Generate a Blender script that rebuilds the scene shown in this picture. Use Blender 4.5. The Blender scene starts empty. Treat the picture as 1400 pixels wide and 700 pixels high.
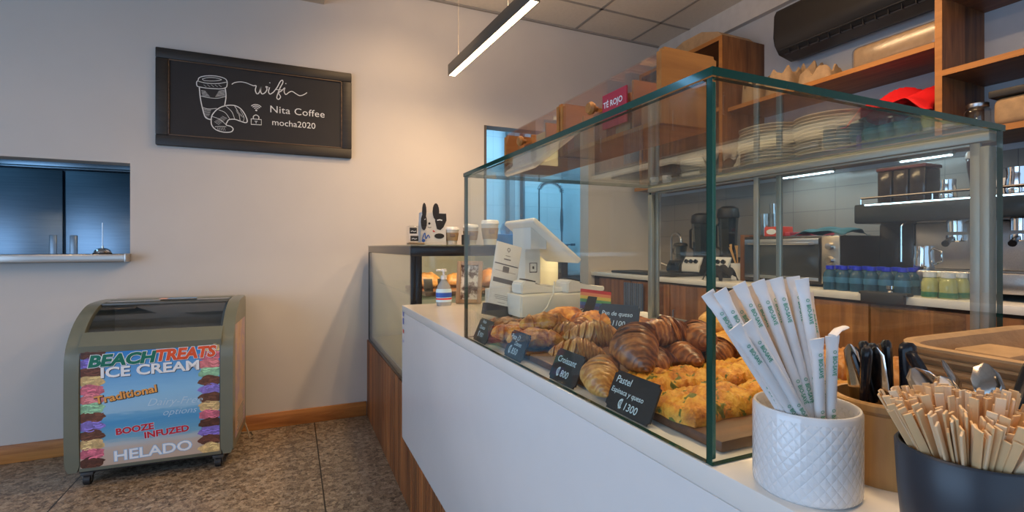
import bpy, bmesh, math, random
from mathutils import Vector, Matrix
random.seed(7)
C = bpy.context.scene.collection
SC = bpy.context.scene
PI = math.pi
# ------------------------------------------------------------------ camera, world, lights, exposure
EYE = 1.25
YAW = math.radians(24.1)
cam_d = bpy.data.cameras.new('camera'); cam = bpy.data.objects.new('camera', cam_d); C.objects.link(cam)
cam.location = (0, 0, EYE); cam.rotation_euler = (PI/2, 0, -YAW)
cam_d.sensor_width = 36; cam_d.lens = 672/1400*36; cam_d.shift_y = -12/1400
cam_d.clip_start = 0.02; cam_d.clip_end = 100
SC.camera = cam
SC.view_settings.view_transform = 'Standard'; SC.view_settings.look = 'None'
SC.view_settings.gamma = 1; SC.view_settings.use_curve_mapping = False
SC.view_settings.exposure = 0.35
SC.cycles.max_bounces = 10; SC.cycles.transparent_max_bounces = 40
SC.cycles.diffuse_bounces = 5; SC.cycles.glossy_bounces = 5
SC.cycles.use_denoising = True
SC.cycles.caustics_reflective = False; SC.cycles.caustics_refractive = False
SC.cycles.sample_clamp_indirect = 4.0
w = bpy.data.worlds.new('World'); SC.world = w; w.use_nodes = True
w.node_tree.nodes['Background'].inputs[0].default_value = (0.55, 0.75, 1.0, 1)
w.node_tree.nodes['Background'].inputs[1].default_value = 0.35

def area(name, loc, direction, sx, sy, power, col, spread=PI):
    d = bpy.data.lights.new(name, 'AREA'); d.shape = 'RECTANGLE'; d.size = sx; d.size_y = sy
    d.energy = power; d.color = col; d.spread = spread
    o = bpy.data.objects.new(name, d); C.objects.link(o); o.location = loc
    o.rotation_euler = Vector(direction).to_track_quat('-Z', 'Y').to_euler()
    return o
DAY = (0.42, 0.66, 1.0); WARM = (1.0, 0.66, 0.36)
area('daylight_left_window', (-3.35, 0.4, 1.25), (1, 0.1, -0.05), 3.6, 1.9, 62, DAY)
area('daylight_front_window', (0.0, -2.35, 1.35), (0.05, 1, -0.05), 4.2, 1.9, 20, DAY)
area('kitchen_daylight', (2.6, 4.6, 2.9), (0.1, 0.3, -1), 1.6, 0.6, 30, (0.38, 0.72, 1.0))
area('kitchen_left_daylight', (-2.6, 4.3, 2.9), (0.2, 0.0, -1), 1.4, 0.5, 11, (0.25, 0.60, 1.0))

# ------------------------------------------------------------------ measuring helper: a pixel of the photo on a plane of the room
def P(x, y, X=None, Y=None, Z=None):
    s, c = math.sin(YAW), math.cos(YAW)
    u = (x-700)/672; v = (338-y)/672; dx = s+u*c; dy = c-u*s
    t = X/dx if X is not None else (Y/dy if Y is not None else (Z-EYE)/v)
    return Vector((t*dx, t*dy, EYE+t*v))

# ------------------------------------------------------------------ materials
MATS = {}
def nodes_of(name):
    m = bpy.data.materials.new(name); m.use_nodes = True
    nt = m.node_tree; b = nt.nodes['Principled BSDF']
    return m, nt, b
def lnk(nt, a, b): nt.links.new(a, b)
def coords(nt, scale=(1, 1, 1), rot=(0, 0, 0)):
    tc = nt.nodes.new('ShaderNodeTexCoord'); mp = nt.nodes.new('ShaderNodeMapping')
    mp.inputs['Scale'].default_value = scale; mp.inputs['Rotation'].default_value = rot
    lnk(nt, tc.outputs['Object'], mp.inputs['Vector']); return mp.outputs['Vector']
def ramp(nt, fac, stops, interp='LINEAR'):
    r = nt.nodes.new('ShaderNodeValToRGB'); r.color_ramp.interpolation = interp
    e = r.color_ramp.elements
    while len(e) < len(stops): e.new(0.5)
    for k, (p, c) in enumerate(stops): e[k].position = p; e[k].color = (*c, 1)
    lnk(nt, fac, r.inputs['Fac']); return r.outputs['Color']
def noise(nt, vec, scale, detail=4, rough=0.55, dist=0.0):
    n = nt.nodes.new('ShaderNodeTexNoise'); n.inputs['Scale'].default_value = scale
    n.inputs['Detail'].default_value = detail; n.inputs['Roughness'].default_value = rough
    n.inputs['Distortion'].default_value = dist
    lnk(nt, vec, n.inputs['Vector']); return n.outputs['Fac']
def bump(nt, b, h, strength, dist=0.002):
    bm = nt.nodes.new('ShaderNodeBump'); bm.inputs['Strength'].default_value = strength
    bm.inputs['Distance'].default_value = dist
    lnk(nt, h, bm.inputs['Height']); lnk(nt, bm.outputs['Normal'], b.inputs['Normal'])
def shade(c, k): return tuple(max(0, min(1, x*k)) for x in c)
def plain(name, col, rough=0.5, metal=0.0, var=0.06, scale=12, bmp=0.0, spec=0.5, coat=0.0, trans=0.0):
    if name in MATS: return MATS[name]
    m, nt, b = nodes_of(name)
    v = coords(nt); n = noise(nt, v, scale)
    lnk(nt, ramp(nt, n, [(0.3, shade(col, 1-var)), (0.7, shade(col, 1+var))]), b.inputs['Base Color'])
    b.inputs['Roughness'].default_value = rough; b.inputs['Metallic'].default_value = metal
    b.inputs['Specular IOR Level'].default_value = spec
    b.inputs['Coat Weight'].default_value = coat
    if trans: b.inputs['Transmission Weight'].default_value = trans
    if bmp: bump(nt, b, noise(nt, v, scale*6), bmp)
    MATS[name] = m; return m
def wood(name, dark, light, axis='y', scale=6, rough=0.45, stretch=12, bmp=0.1, planks=0):
    if name in MATS: return MATS[name]
    m, nt, b = nodes_of(name)
    sc = {'x': (1/stretch*4, 4, 4), 'y': (4, 1/stretch*4, 4), 'z': (4, 4, 1/stretch*4)}[axis]
    v = coords(nt, sc); n = noise(nt, v, scale, 6, 0.6, 0.6)
    mid = tuple((a+c)/2 for a, c in zip(dark, light))
    col = ramp(nt, n, [(0.3, dark), (0.5, mid), (0.7, light)])
    if planks:
        v2 = coords(nt, (planks, planks, planks) if planks else (1, 1, 1))
        vo = nt.nodes.new('ShaderNodeTexWhiteNoise'); vo.noise_dimensions = '1D'
        sx = nt.nodes.new('ShaderNodeSeparateXYZ'); lnk(nt, v2, sx.inputs[0])
        ad = nt.nodes.new('ShaderNodeMath'); ad.operation = 'ADD'; lnk(nt, sx.outputs[0], ad.inputs[0])
        lnk(nt, sx.outputs[1 if axis != 'y' else 2], ad.inputs[1])
        fl = nt.nodes.new('ShaderNodeMath'); fl.operation = 'FLOOR'; lnk(nt, ad.outputs[0], fl.inputs[0])
        lnk(nt, fl.outputs[0], vo.inputs['W'])
        mr = nt.nodes.new('ShaderNodeMapRange'); mr.inputs['To Min'].default_value = 0.6; mr.inputs['To Max'].default_value = 1.25
        lnk(nt, vo.outputs['Value'], mr.inputs['Value'])
        mx = nt.nodes.new('ShaderNodeVectorMath'); mx.operation = 'SCALE'
        lnk(nt, col, mx.inputs[0]); lnk(nt, mr.outputs[0], mx.inputs['Scale']); col = mx.outputs[0]
    lnk(nt, col, b.inputs['Base Color']); b.inputs['Roughness'].default_value = rough
    bump(nt, b, n, bmp); MATS[name] = m; return m
def glass(name, tint=(0.93, 0.98, 0.95), f0=0.045, gloss=(1, 1, 1), rough=0.0):
    if name in MATS: return MATS[name]
    m = bpy.data.materials.new(name); m.use_nodes = True; nt = m.node_tree; nt.nodes.clear()
    out = nt.nodes.new('ShaderNodeOutputMaterial'); mix = nt.nodes.new('ShaderNodeMixShader')
    tr = nt.nodes.new('ShaderNodeBsdfTransparent'); gl = nt.nodes.new('ShaderNodeBsdfGlossy')
    tr.inputs[0].default_value = (*tint, 1); gl.inputs[0].default_value = (*gloss, 1); gl.inputs['Roughness'].default_value = rough
    lw = nt.nodes.new('ShaderNodeLayerWeight'); lw.inputs['Blend'].default_value = 0.5
    pw = nt.nodes.new('ShaderNodeMath'); pw.operation = 'POWER'; pw.inputs[1].default_value = 5
    ma = nt.nodes.new('ShaderNodeMath'); ma.operation = 'MULTIPLY_ADD'; ma.inputs[1].default_value = 0.9; ma.inputs[2].default_value = f0
    lnk(nt, lw.outputs['Facing'], pw.inputs[0]); lnk(nt, pw.outputs[0], ma.inputs[0]); lnk(nt, ma.outputs[0], mix.inputs[0])
    lnk(nt, tr.outputs[0], mix.inputs[1]); lnk(nt, gl.outputs[0], mix.inputs[2]); lnk(nt, mix.outputs[0], out.inputs[0])
    MATS[name] = m; return m
def emit(name, col, strength):
    if name in MATS: return MATS[name]
    m, nt, b = nodes_of(name); b.inputs['Base Color'].default_value = (*col, 1)
    b.inputs['Emission Color'].default_value = (*col, 1); b.inputs['Emission Strength'].default_value = strength
    MATS[name] = m; return m
def baked(name, stops, scale=9, bmp=0.5, rough=0.35, squash=(1, 1, 1), spots=None):
    if name in MATS: return MATS[name]
    m, nt, b = nodes_of(name); v = coords(nt, squash); n = noise(nt, v, scale, 8, 0.65, 0.3)
    col = ramp(nt, n, stops)
    if spots:
        n2 = noise(nt, coords(nt, (1, 1.6, 1), (0, 0, 0.5)), spots[1], 3, 0.5, 0.8)
        mx = nt.nodes.new('ShaderNodeMix'); mx.data_type = 'RGBA'
        f = ramp(nt, n2, [(spots[2], (0, 0, 0)), (spots[2]+0.05, (1, 1, 1))])
        lnk(nt, f, mx.inputs[0]); lnk(nt, col, mx.inputs[6]); mx.inputs[7].default_value = (*spots[0], 1); col = mx.outputs[2]
    lnk(nt, col, b.inputs['Base Color']); b.inputs['Roughness'].default_value = rough
    bump(nt, b, noise(nt, v, scale*3.2, 6), min(1, bmp*1.5), 0.004)
    MATS[name] = m; return m
def brushed(name, col, rough=0.28, axis='x'):
    if name in MATS: return MATS[name]
    m, nt, b = nodes_of(name)
    v = coords(nt, (1, 60, 60) if axis == 'x' else (60, 60, 1)); n = noise(nt, v, 5, 3)
    lnk(nt, ramp(nt, n, [(0.3, shade(col, 0.88)), (0.7, shade(col, 1.08))]), b.inputs['Base Color'])
    b.inputs['Metallic'].default_value = 1; b.inputs['Roughness'].default_value = rough
    MATS[name] = m; return m

# ------------------------------------------------------------------ mesh builder
def chain(o):
    v = Vector((0, 0, 0))
    while o is not None: v = v+o.location; o = o.parent
    return v
class MB:
    def __init__(s): s.bm = bmesh.new()
    def _new(s, geom_verts, mat, before):
        pass
    def faces(s, vs, fs, mat=0):
        bv = [s.bm.verts.new(v) for v in vs]
        for f in fs:
            try: s.bm.faces.new([bv[i] for i in f]).material_index = mat
            except ValueError: pass
        return bv
    def box(s, x0, x1, y0, y1, z0, z1, bev=0.0, mat=0, mtx=None, seg=2):
        t = bmesh.new(); bmesh.ops.create_cube(t, size=1)
        for v in t.verts: v.co = Vector(((x0+x1)/2+v.co.x*(x1-x0), (y0+y1)/2+v.co.y*(y1-y0), (z0+z1)/2+v.co.z*(z1-z0)))
        if bev > 0: bmesh.ops.bevel(t, geom=list(t.edges), offset=bev, segments=seg, affect='EDGES', profile=0.5)
        s.merge(t, mat, mtx)
    def merge(s, t, mat=0, mtx=None):
        mp = {}
        for v in t.verts: mp[v] = s.bm.verts.new((mtx @ v.co) if mtx is not None else v.co)
        for f in t.faces:
            try:
                g = s.bm.faces.new([mp[v] for v in f.verts]); g.material_index = mat if mat is not None else f.material_index
            except ValueError: pass
        t.free()
    def tube(s, pts, r, seg=10, mat=0, caps=True, flat=1.0):
        pts = [Vector(p) for p in pts]; n = len(pts)
        rs = r if isinstance(r, (list, tuple)) else [r]*n
        rings = []; up = None
        for i, p in enumerate(pts):
            d = (pts[min(i+1, n-1)]-pts[max(i-1, 0)]).normalized()
            if up is None:
                up = Vector((0, 0, 1)) if abs(d.z) < 0.9 else Vector((1, 0, 0))
            a = (up - d*up.dot(d)).normalized(); b = d.cross(a); up = a
            rings.append([s.bm.verts.new(p+(a*math.cos(2*PI*k/seg)*flat+b*math.sin(2*PI*k/seg))*rs[i]) for k in range(seg)])
        for i in range(n-1):
            for k in range(seg):
                f = s.bm.faces.new([rings[i][k], rings[i][(k+1) % seg], rings[i+1][(k+1) % seg], rings[i+1][k]]); f.material_index = mat
        if caps:
            for rg in (rings[0][::-1], rings[-1]):
                try: s.bm.faces.new(rg).material_index = mat
                except ValueError: pass
    def cyl(s, p0, p1, r0, r1=None, seg=20, mat=0):
        s.tube([p0, p1], [r0, r0 if r1 is None else r1], seg, mat)
    def lathe(s, prof, c=(0, 0, 0), seg=32, mat=0, sx=1.0, sy=1.0):
        rings = []
        for (r, z) in prof:
            if r < 1e-6: rings.append([s.bm.verts.new((c[0], c[1], c[2]+z))])
            else: rings.append([s.bm.verts.new((c[0]+r*sx*math.cos(2*PI*k/seg), c[1]+r*sy*math.sin(2*PI*k/seg), c[2]+z)) for k in range(seg)])
        for i in range(len(rings)-1):
            a, b = rings[i], rings[i+1]
            for k in range(seg):
                k2 = (k+1) % seg
                if len(a) == 1 and len(b) == 1: continue
                if len(a) == 1: vs = [a[0], b[k2], b[k]]
                elif len(b) == 1: vs = [a[k], a[k2], b[0]]
                else: vs = [a[k], a[k2], b[k2], b[k]]
                s.bm.faces.new(vs).material_index = mat
    def prism(s, poly, axis, a, b, mat=0):
        def pt(p, t): return {'x': (t, p[0], p[1]), 'y': (p[0], t, p[1]), 'z': (p[0], p[1], t)}[axis]
        n = len(poly); A = [s.bm.verts.new(pt(p, a)) for p in poly]; B = [s.bm.verts.new(pt(p, b)) for p in poly]
        fs = [s.bm.faces.new(A), s.bm.faces.new(B[::-1])]
        for i in range(n): fs.append(s.bm.faces.new([A[i], B[i], B[(i+1) % n], A[(i+1) % n]]))
        for f in fs: f.material_index = mat
    def ribbon(s, fr, pts, wd, mat=0, lift=0.0006):
        o, ex, ey = fr; ez = ex.cross(ey); pts = [Vector((p[0], p[1])) for p in pts]
        n = len(pts); L = []; R = []
        for i, p in enumerate(pts):
            d = (pts[min(i+1, n-1)]-pts[max(i-1, 0)])
            d = d.normalized() if d.length > 1e-9 else Vector((1, 0)); q = Vector((-d.y, d.x))*wd/2
            for lst, sg in ((L, 1), (R, -1)):
                c2 = p+q*sg; lst.append(s.bm.verts.new(o+ex*c2.x+ey*c2.y+ez*lift))
        for i in range(n-1):
            s.bm.faces.new([L[i], R[i], R[i+1], L[i+1]]).material_index = mat
    def poly(s, fr, pts, mat=0, lift=0.0005):
        o, ex, ey = fr; ez = ex.cross(ey)
        s.bm.faces.new([s.bm.verts.new(o+ex*p[0]+ey*p[1]+ez*lift) for p in pts]).material_index = mat
    def build(s, name, mats, parent=None, loc=None, smooth=True, ang=35, norm=True):
        if norm: bmesh.ops.recalc_face_normals(s.bm, faces=list(s.bm.faces))
        me = bpy.data.meshes.new(name)
        base = chain(parent) if parent is not None else Vector(loc or (0, 0, 0))
        for v in s.bm.verts: v.co -= base
        s.bm.to_mesh(me); s.bm.free()
        for m in (mats if isinstance(mats, (list, tuple)) else [mats]): me.materials.append(m)
        if smooth:
            me.polygons.foreach_set('use_smooth', [True]*len(me.polygons)); me.set_sharp_from_angle(angle=math.radians(ang))
        o = bpy.data.objects.new(name, me); C.objects.link(o)
        if parent is not None: o.parent = parent
        else: o.location = base
        return o
def thing(name, label, cat, loc=(0, 0, 0), group=None):
    o = bpy.data.objects.new(name, None); o.empty_display_size = 0.05; C.objects.link(o); o.location = loc
    o['label'] = label; o['category'] = cat
    if group: o['group'] = group
    return o
def tag(o, label, cat, group=None):
    o['label'] = label; o['category'] = cat
    if group: o['group'] = group
    return o
def struct(o): o['kind'] = 'structure'; return o
def copy_thing(o, label=None, group=None, loc=None, rot=None):
    c = o.copy(); C.objects.link(c)
    if label: c['label'] = label
    if group: c['group'] = group
    if loc is not None: c.location = loc
    if rot is not None: c.rotation_euler = rot
    for ch in list(o.children):
        d = ch.copy(); C.objects.link(d); d.parent = c
        for g in list(ch.children):
            e = g.copy(); C.objects.link(e); e.parent = d
    return c
def text_into(mb, body, size, fr, mat=0, align='LEFT', off=0.0, lift=0.0006, shear=0.0, sx=1.0, space=1.0):
    cu = bpy.data.curves.new('lettering', 'FONT'); cu.body = body; cu.size = size; cu.align_x = align
    cu.offset = off; cu.shear = shear; cu.space_character = space; cu.resolution_u = 3
    ob = bpy.data.objects.new('lettering', cu); C.objects.link(ob)
    bpy.context.view_layer.update()
    me = bpy.data.meshes.new_from_object(ob.evaluated_get(bpy.context.evaluated_depsgraph_get()))
    o, ex, ey = fr; ez = ex.cross(ey)
    vs = [mb.bm.verts.new(o+ex*v.co.x*sx+ey*v.co.y+ez*lift) for v in me.vertices]
    for p in me.polygons:
        try: mb.bm.faces.new([vs[i] for i in p.vertices]).material_index = mat
        except ValueError: pass
    bpy.data.objects.remove(ob); bpy.data.curves.remove(cu); bpy.data.meshes.remove(me)
def F(o, ex, ey): return (Vector(o), Vector(ex).normalized(), Vector(ey).normalized())
def circ(cx, cy, r, n=20, ry=None, a0=0, a1=2*PI):
    ry = r if ry is None else ry
    return [(cx+r*math.cos(a0+(a1-a0)*k/n), cy+ry*math.sin(a0+(a1-a0)*k/n)) for k in range(n+1)]

# common materials
white_ceramic = plain('white_ceramic', (0.80, 0.80, 0.79), 0.22, var=0.02)
steel = brushed('brushed_steel', (0.55, 0.55, 0.56))
chrome = plain('chrome', (0.75, 0.75, 0.77), 0.08, 1.0, var=0.02)
black_gloss = plain('black_gloss_plastic', (0.012, 0.012, 0.014), 0.22)
black_matte = plain('black_matte_plastic', (0.02, 0.02, 0.022), 0.5)
white_plastic = plain('white_plastic', (0.72, 0.71, 0.66), 0.35, var=0.02)
alu = plain('satin_aluminium', (0.34, 0.345, 0.30), 0.45, 0.6, var=.04)
clear = glass('clear_glass', (0.95, 0.97, 0.96))
case_glass = glass('case_glass', (0.965, 0.985, 0.97), 0.022)
edge_glass = plain('green_glass_edge', (0.006, 0.055, 0.038), 0.08, coat=0.3)
acrylic = glass('clear_acrylic', (0.95, 0.95, 0.95), 0.06)
WD, WL = (0.19, 0.065, 0.018), (0.46, 0.19, 0.055)
teak_z = wood('warm_wood_vertical', (0.13, 0.045, 0.016), (0.36, 0.15, 0.05), 'z', planks=9)
shelf_wood = wood('shelf_wood', (0.12, 0.045, 0.018), (0.27, 0.115, 0.045), 'y', planks=0)
board_edge = wood('orange_wood_edge', (0.34, 0.12, 0.02), (0.50, 0.20, 0.04), 'y')
slat_wood = wood('slat_wood', (0.16, 0.045, 0.013), (0.38, 0.14, 0.04), 'z', planks=14)
base_wood = wood('baseboard_wood', (0.30, 0.10, 0.025), (0.60, 0.26, 0.07), 'x')
bamboo = wood('bamboo', (0.50, 0.27, 0.09), (0.72, 0.44, 0.18), 'z', 9, 0.4)
board_wood = wood('serving_board_wood', (0.06, 0.022, 0.010), (0.17, 0.065, 0.026), 'x', 9)
kraft = plain('kraft_card', (0.42, 0.27, 0.14), 0.85, var=0.12, scale=30, bmp=0.3)
paper = plain('white_paper', (0.78, 0.78, 0.78), 0.7, var=0.02)
quartz = plain('white_quartz', (0.80, 0.78, 0.74), 0.18, var=0.02)
chalk = plain('chalk_white', (0.80, 0.80, 0.78), 0.9, var=0.05)

# ------------------------------------------------------------------ setting
m, nt, b = nodes_of('terrazzo_floor')
v = coords(nt)
vo = nt.nodes.new('ShaderNodeTexVoronoi'); vo.inputs['Scale'].default_value = 46; vo.inputs['Randomness'].default_value = 1
lnk(nt, v, vo.inputs['Vector'])
sep = nt.nodes.new('ShaderNodeSeparateColor'); lnk(nt, vo.outputs['Color'], sep.inputs[0])
chips = ramp(nt, sep.outputs[0], [(0.0, (0.06, 0.042, 0.03)), (0.25, (0.17, 0.12, 0.08)), (0.5, (0.30, 0.23, 0.16)), (0.75, (0.46, 0.37, 0.27)), (0.92, (0.15, 0.10, 0.065)), (1.0, (0.48, 0.42, 0.34))])
vo2 = nt.nodes.new('ShaderNodeTexVoronoi'); vo2.inputs['Scale'].default_value = 170; lnk(nt, v, vo2.inputs['Vector'])
sp2 = nt.nodes.new('ShaderNodeSeparateColor'); lnk(nt, vo2.outputs['Color'], sp2.inputs[0])
fine = ramp(nt, sp2.outputs[1], [(0, (0.03, 0.02, 0.015)), (0.5, (0.22, 0.17, 0.12)), (1, (0.45, 0.38, 0.29))])
mx = nt.nodes.new('ShaderNodeMix'); mx.data_type = 'RGBA'; mx.inputs[0].default_value = 0.45
lnk(nt, chips, mx.inputs[6]); lnk(nt, fine, mx.inputs[7])
sx = nt.nodes.new('ShaderNodeSeparateXYZ'); lnk(nt, v, sx.inputs[0])
def gl(out, off, pitch, wd):
    a = nt.nodes.new('ShaderNodeMath'); a.operation = 'SUBTRACT'; lnk(nt, out, a.inputs[0]); a.inputs[1].default_value = off
    p = nt.nodes.new('ShaderNodeMath'); p.operation = 'PINGPONG'; lnk(nt, a.outputs[0], p.inputs[0]); p.inputs[1].default_value = pitch/2
    l = nt.nodes.new('ShaderNodeMath'); l.operation = 'LESS_THAN'; lnk(nt, p.outputs[0], l.inputs[0]); l.inputs[1].default_value = wd; return l.outputs[0]
g1 = gl(sx.outputs[0], 0.145, 1.2, 0.0035); g2 = gl(sx.outputs[1], 1.75, 2.4, 0.0035)
mxx = nt.nodes.new('ShaderNodeMath'); mxx.operation = 'MAXIMUM'; lnk(nt, g1, mxx.inputs[0]); lnk(nt, g2, mxx.inputs[1])
mg = nt.nodes.new('ShaderNodeMix'); mg.data_type = 'RGBA'; lnk(nt, mxx.outputs[0], mg.inputs[0]); lnk(nt, mx.outputs[2], mg.inputs[6]); mg.inputs[7].default_value = (0.012, 0.01, 0.008, 1)
lnk(nt, mg.outputs[2], b.inputs['Base Color']); b.inputs['Roughness'].default_value = 0.33
MATS['floor'] = m
plaster = plain('wall_plaster', (0.60, 0.565, 0.53), 0.8, var=0.02, scale=3, bmp=0.04)
ceil_m = plain('ceiling_tile', (0.64, 0.59, 0.52), 0.9, var=0.04, scale=40, bmp=0.1)
kit_wall = plain('kitchen_wall', (0.55, 0.70, 0.78), 0.4, var=0.03)
CE = 3.2; BW = 3.79; RW = 3.3
q = MB(); q.box(-3.6, 3.5, -2.7, 6.6, -0.12, 0); struct(q.build('floor', MATS['floor'], smooth=False))
q = MB(); q.box(-3.6, 3.5, -2.7, 6.6, CE, CE+0.1); struct(q.build('ceiling', ceil_m, smooth=False))
# back wall with the hatch (left) and the kitchen doorway
DX0, DX1, DZ = 1.444, 2.455, 2.256
HX, HZ0, HZ1 = -0.927, 1.158, 1.777
q = MB(); T = 0.14
q.box(-3.6, -2.4, BW, BW+T, 0, CE); q.box(-2.4, HX, BW, BW+T, 0, HZ0); q.box(-2.4, HX, BW, BW+T, HZ1, CE)
q.box(HX, DX0, BW, BW+T, 0, CE); q.box(DX0, DX1, BW, BW+T, DZ, CE); q.box(DX1, 3.5, BW, BW+T, 0, CE)
struct(q.build('wall_back', plaster, smooth=False))
q = MB(); q.box(RW, RW+0.12, -2.7, 3.79, 0, CE); struct(q.build('wall_right', plain('right_wall_plaster', (0.50, 0.51, 0.53), 0.6, var=0.02, bmp=0.03), smooth=False))
q = MB()
q.box(-3.6, -3.48, -2.7, 6.6, 0, 0.25); q.box(-3.6, -3.48, -2.7, 6.6, 2.25, CE); q.box(-3.6, -3.48, -2.7, -1.5, 0.25, 2.25)
q.box(-3.6, -3.48, 2.3, 6.6, 0.25, 2.25); struct(q.build('wall_left', plaster, smooth=False))
q = MB(); q.box(-3.48, RW, -2.7, -2.58, 0, 0.3); q.box(-3.48, RW, -2.7, -2.58, 2.4, CE); q.box(-3.48, -2.2, -2.7, -2.58, 0.3, 2.4); q.box(2.2, RW, -2.7, -2.58, 0.3, 2.4)
struct(q.build('wall_front', plaster, smooth=False))
fm = plain('window_frame_dark', (0.05, 0.05, 0.055), 0.4)
q = MB()
for yy in (-1.5, -0.25, 1.0, 2.25): q.box(-3.56, -3.50, yy, yy+0.05, 0.25, 2.25)
for zz in (0.25, 2.2): q.box(-3.56, -3.50, -1.5, 2.3, zz, zz+0.05)
struct(q.build('window_1', fm, smooth=False))
q = MB()
for xx in (-2.2, -0.75, 0.7, 2.15): q.box(xx, xx+0.05, -2.66, -2.60, 0.3, 2.4)
for zz in (0.3, 2.35): q.box(-2.2, 2.2, -2.66, -2.60, zz, zz+0.05)
struct(q.build('window_2', fm, smooth=False))
# kitchen room behind
q = MB(); q.box(-3.6, 3.5, 6.0, 6.1, 0, CE); struct(q.build('wall_kitchen', kit_wall, smooth=False))
q = MB(); q.box(3.42, 3.5, BW+T, 6.0, 0, CE); struct(q.build('wall_kitchen_right', kit_wall, smooth=False))
q = MB(); q.box(0.2, 0.3, BW+T, 6.0, 0, CE); struct(q.build('wall_kitchen_left', kit_wall, smooth=False))
# door and hatch reveals
q = MB(); q.box(DX0-0.001, DX0+0.02, BW-0.004, BW+T+0.01, 0, DZ); struct(q.build('trim_1', plain('dark_jamb', (0.10, 0.085, 0.075), 0.5), smooth=False))
# baseboard
q = MB(); q.box(-3.48, 0.505, BW-0.016, BW, 0, 0.105, 0.004); struct(q.build('baseboard_back', base_wood))
# ceiling grid, upper beams
q = MB(); gm = plain('ceiling_grid_metal', (0.30, 0.28, 0.26), 0.6)
for k in range(-5, 2): q.box(2.31+0.61*k-0.012, 2.31+0.61*k+0.012, -2.5, BW, CE-0.004, CE)
for k in range(0, 10): q.box(-3.4, RW, BW-0.42-0.61*k-0.012, BW-0.42-0.61*k+0.012, CE-0.004, CE)
q.box(-3.4, RW, BW-0.025, BW, CE-0.012, CE)
struct(q.build('trim_2', gm, smooth=False))
q = MB(); q.box(RW-0.05, RW, -2.5, BW, 3.02, CE); struct(q.build('trim_3', plain('beam_plaster', (0.55, 0.53, 0.51), 0.8), smooth=False))
q = MB(); q.box(0.0, 0.21, 2.2, BW, 3.0, CE); q.box(-3.48, 0.0, 2.9, 3.05, 3.0, CE); struct(q.build('trim_4', plain('tan_beam', (0.50, 0.42, 0.33), 0.7), smooth=False))

# ------------------------------------------------------------------ hatch ledge, bell, kitchen fridge
q = MB(); q.box(-2.39, -0.931, BW-0.10, BW+T+0.03, 1.162, 1.208, 0.004); q.box(-0.9309, -0.922, BW-0.104, BW-.001, 1.160, 1.211, 0.002)
tag(q.build('serving_ledge', brushed('warm_steel', (0.60, 0.56, 0.52), 0.3), loc=(-1.6, BW, 1.162)), 'brushed steel serving ledge along the wall hatch', 'ledge')
t = thing('service_bell', 'chrome service bell with tall thin rod on the steel hatch ledge', 'bell', (-1.05, 3.735, 1.208))
q = MB(); q.lathe([(0, 0), (0.046, 0), (0.046, 0.008), (0.04, 0.010), (0, 0.010)], t.location); q.build('base', black_matte, t)
q = MB(); q.lathe([(0.041, 0.010), (0.042, 0.014), (0.036, 0.026), (0.022, 0.034), (0.006, 0.037), (0, 0.037)], t.location); q.build('dome', chrome, t)
q = MB(); q.cyl(t.location+Vector((0, 0, 0.037)), t.location+Vector((0, 0, 0.05)), 0.006); q.cyl(t.location+Vector((0, 0, 0.05)), t.location+Vector((0, 0, 0.19)), 0.0028); q.build('rod', chrome, t)
t = thing('steel_refrigerator', 'two-door stainless steel refrigerator seen through the wall hatch', 'refrigerator', (-1.6, 4.75, 0))
fs = brushed('dark_blue_steel', (0.22, 0.29, 0.36), 0.3)
q = MB(); q.box(-2.5, -0.75, 4.76, 5.5, 0.1, 1.98, 0.006); q.build('body', fs, t)
q = MB(); q.box(-2.5, -0.75, 4.715, 4.76, 1.84, 1.98, 0.004); q.box(-2.5, -0.75, 4.70, 4.76, 1.835, 1.85, 0.002); q.build('top_panel', brushed('fridge_top', (0.20, 0.27, 0.33), 0.25), t)
hy = 4.715
for sgn, x0, x1 in ((-1, -2.35, -1.562), (1, -1.548, -0.78)):
    q = MB(); q.box(x0, x1, hy, 4.755, 0.15, 1.825, 0.006); d = q.build('door', fs, t)
    hx = x1-0.055 if sgn < 0 else x0+0.050
    q = MB(); q.box(hx-0.022, hx+0.022, hy-0.006, hy+0.001, 0.98, 1.34, 0.004); q.build('handle', plain('handle_light', (0.30, 0.36, 0.42), 0.3, 0.6), d)
    if sgn > 0:
        q = MB(); q.box(x1-0.12, x1-0.05, hy-0.002, hy, 1.73, 1.765); q.build('sticker', plain('pale_sticker', (0.6, 0.72, 0.78), 0.5), d)
        q = MB(); q.lathe([(0, 0), (0.013, 0), (0.013, 0.006), (0, 0.006)]); 
        for vv in q.bm.verts: vv.co = Vector((x1-0.075+vv.co.x, hy-vv.co.z, 1.67+vv.co.y))
        q.build('lock', black_gloss, d)

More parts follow.
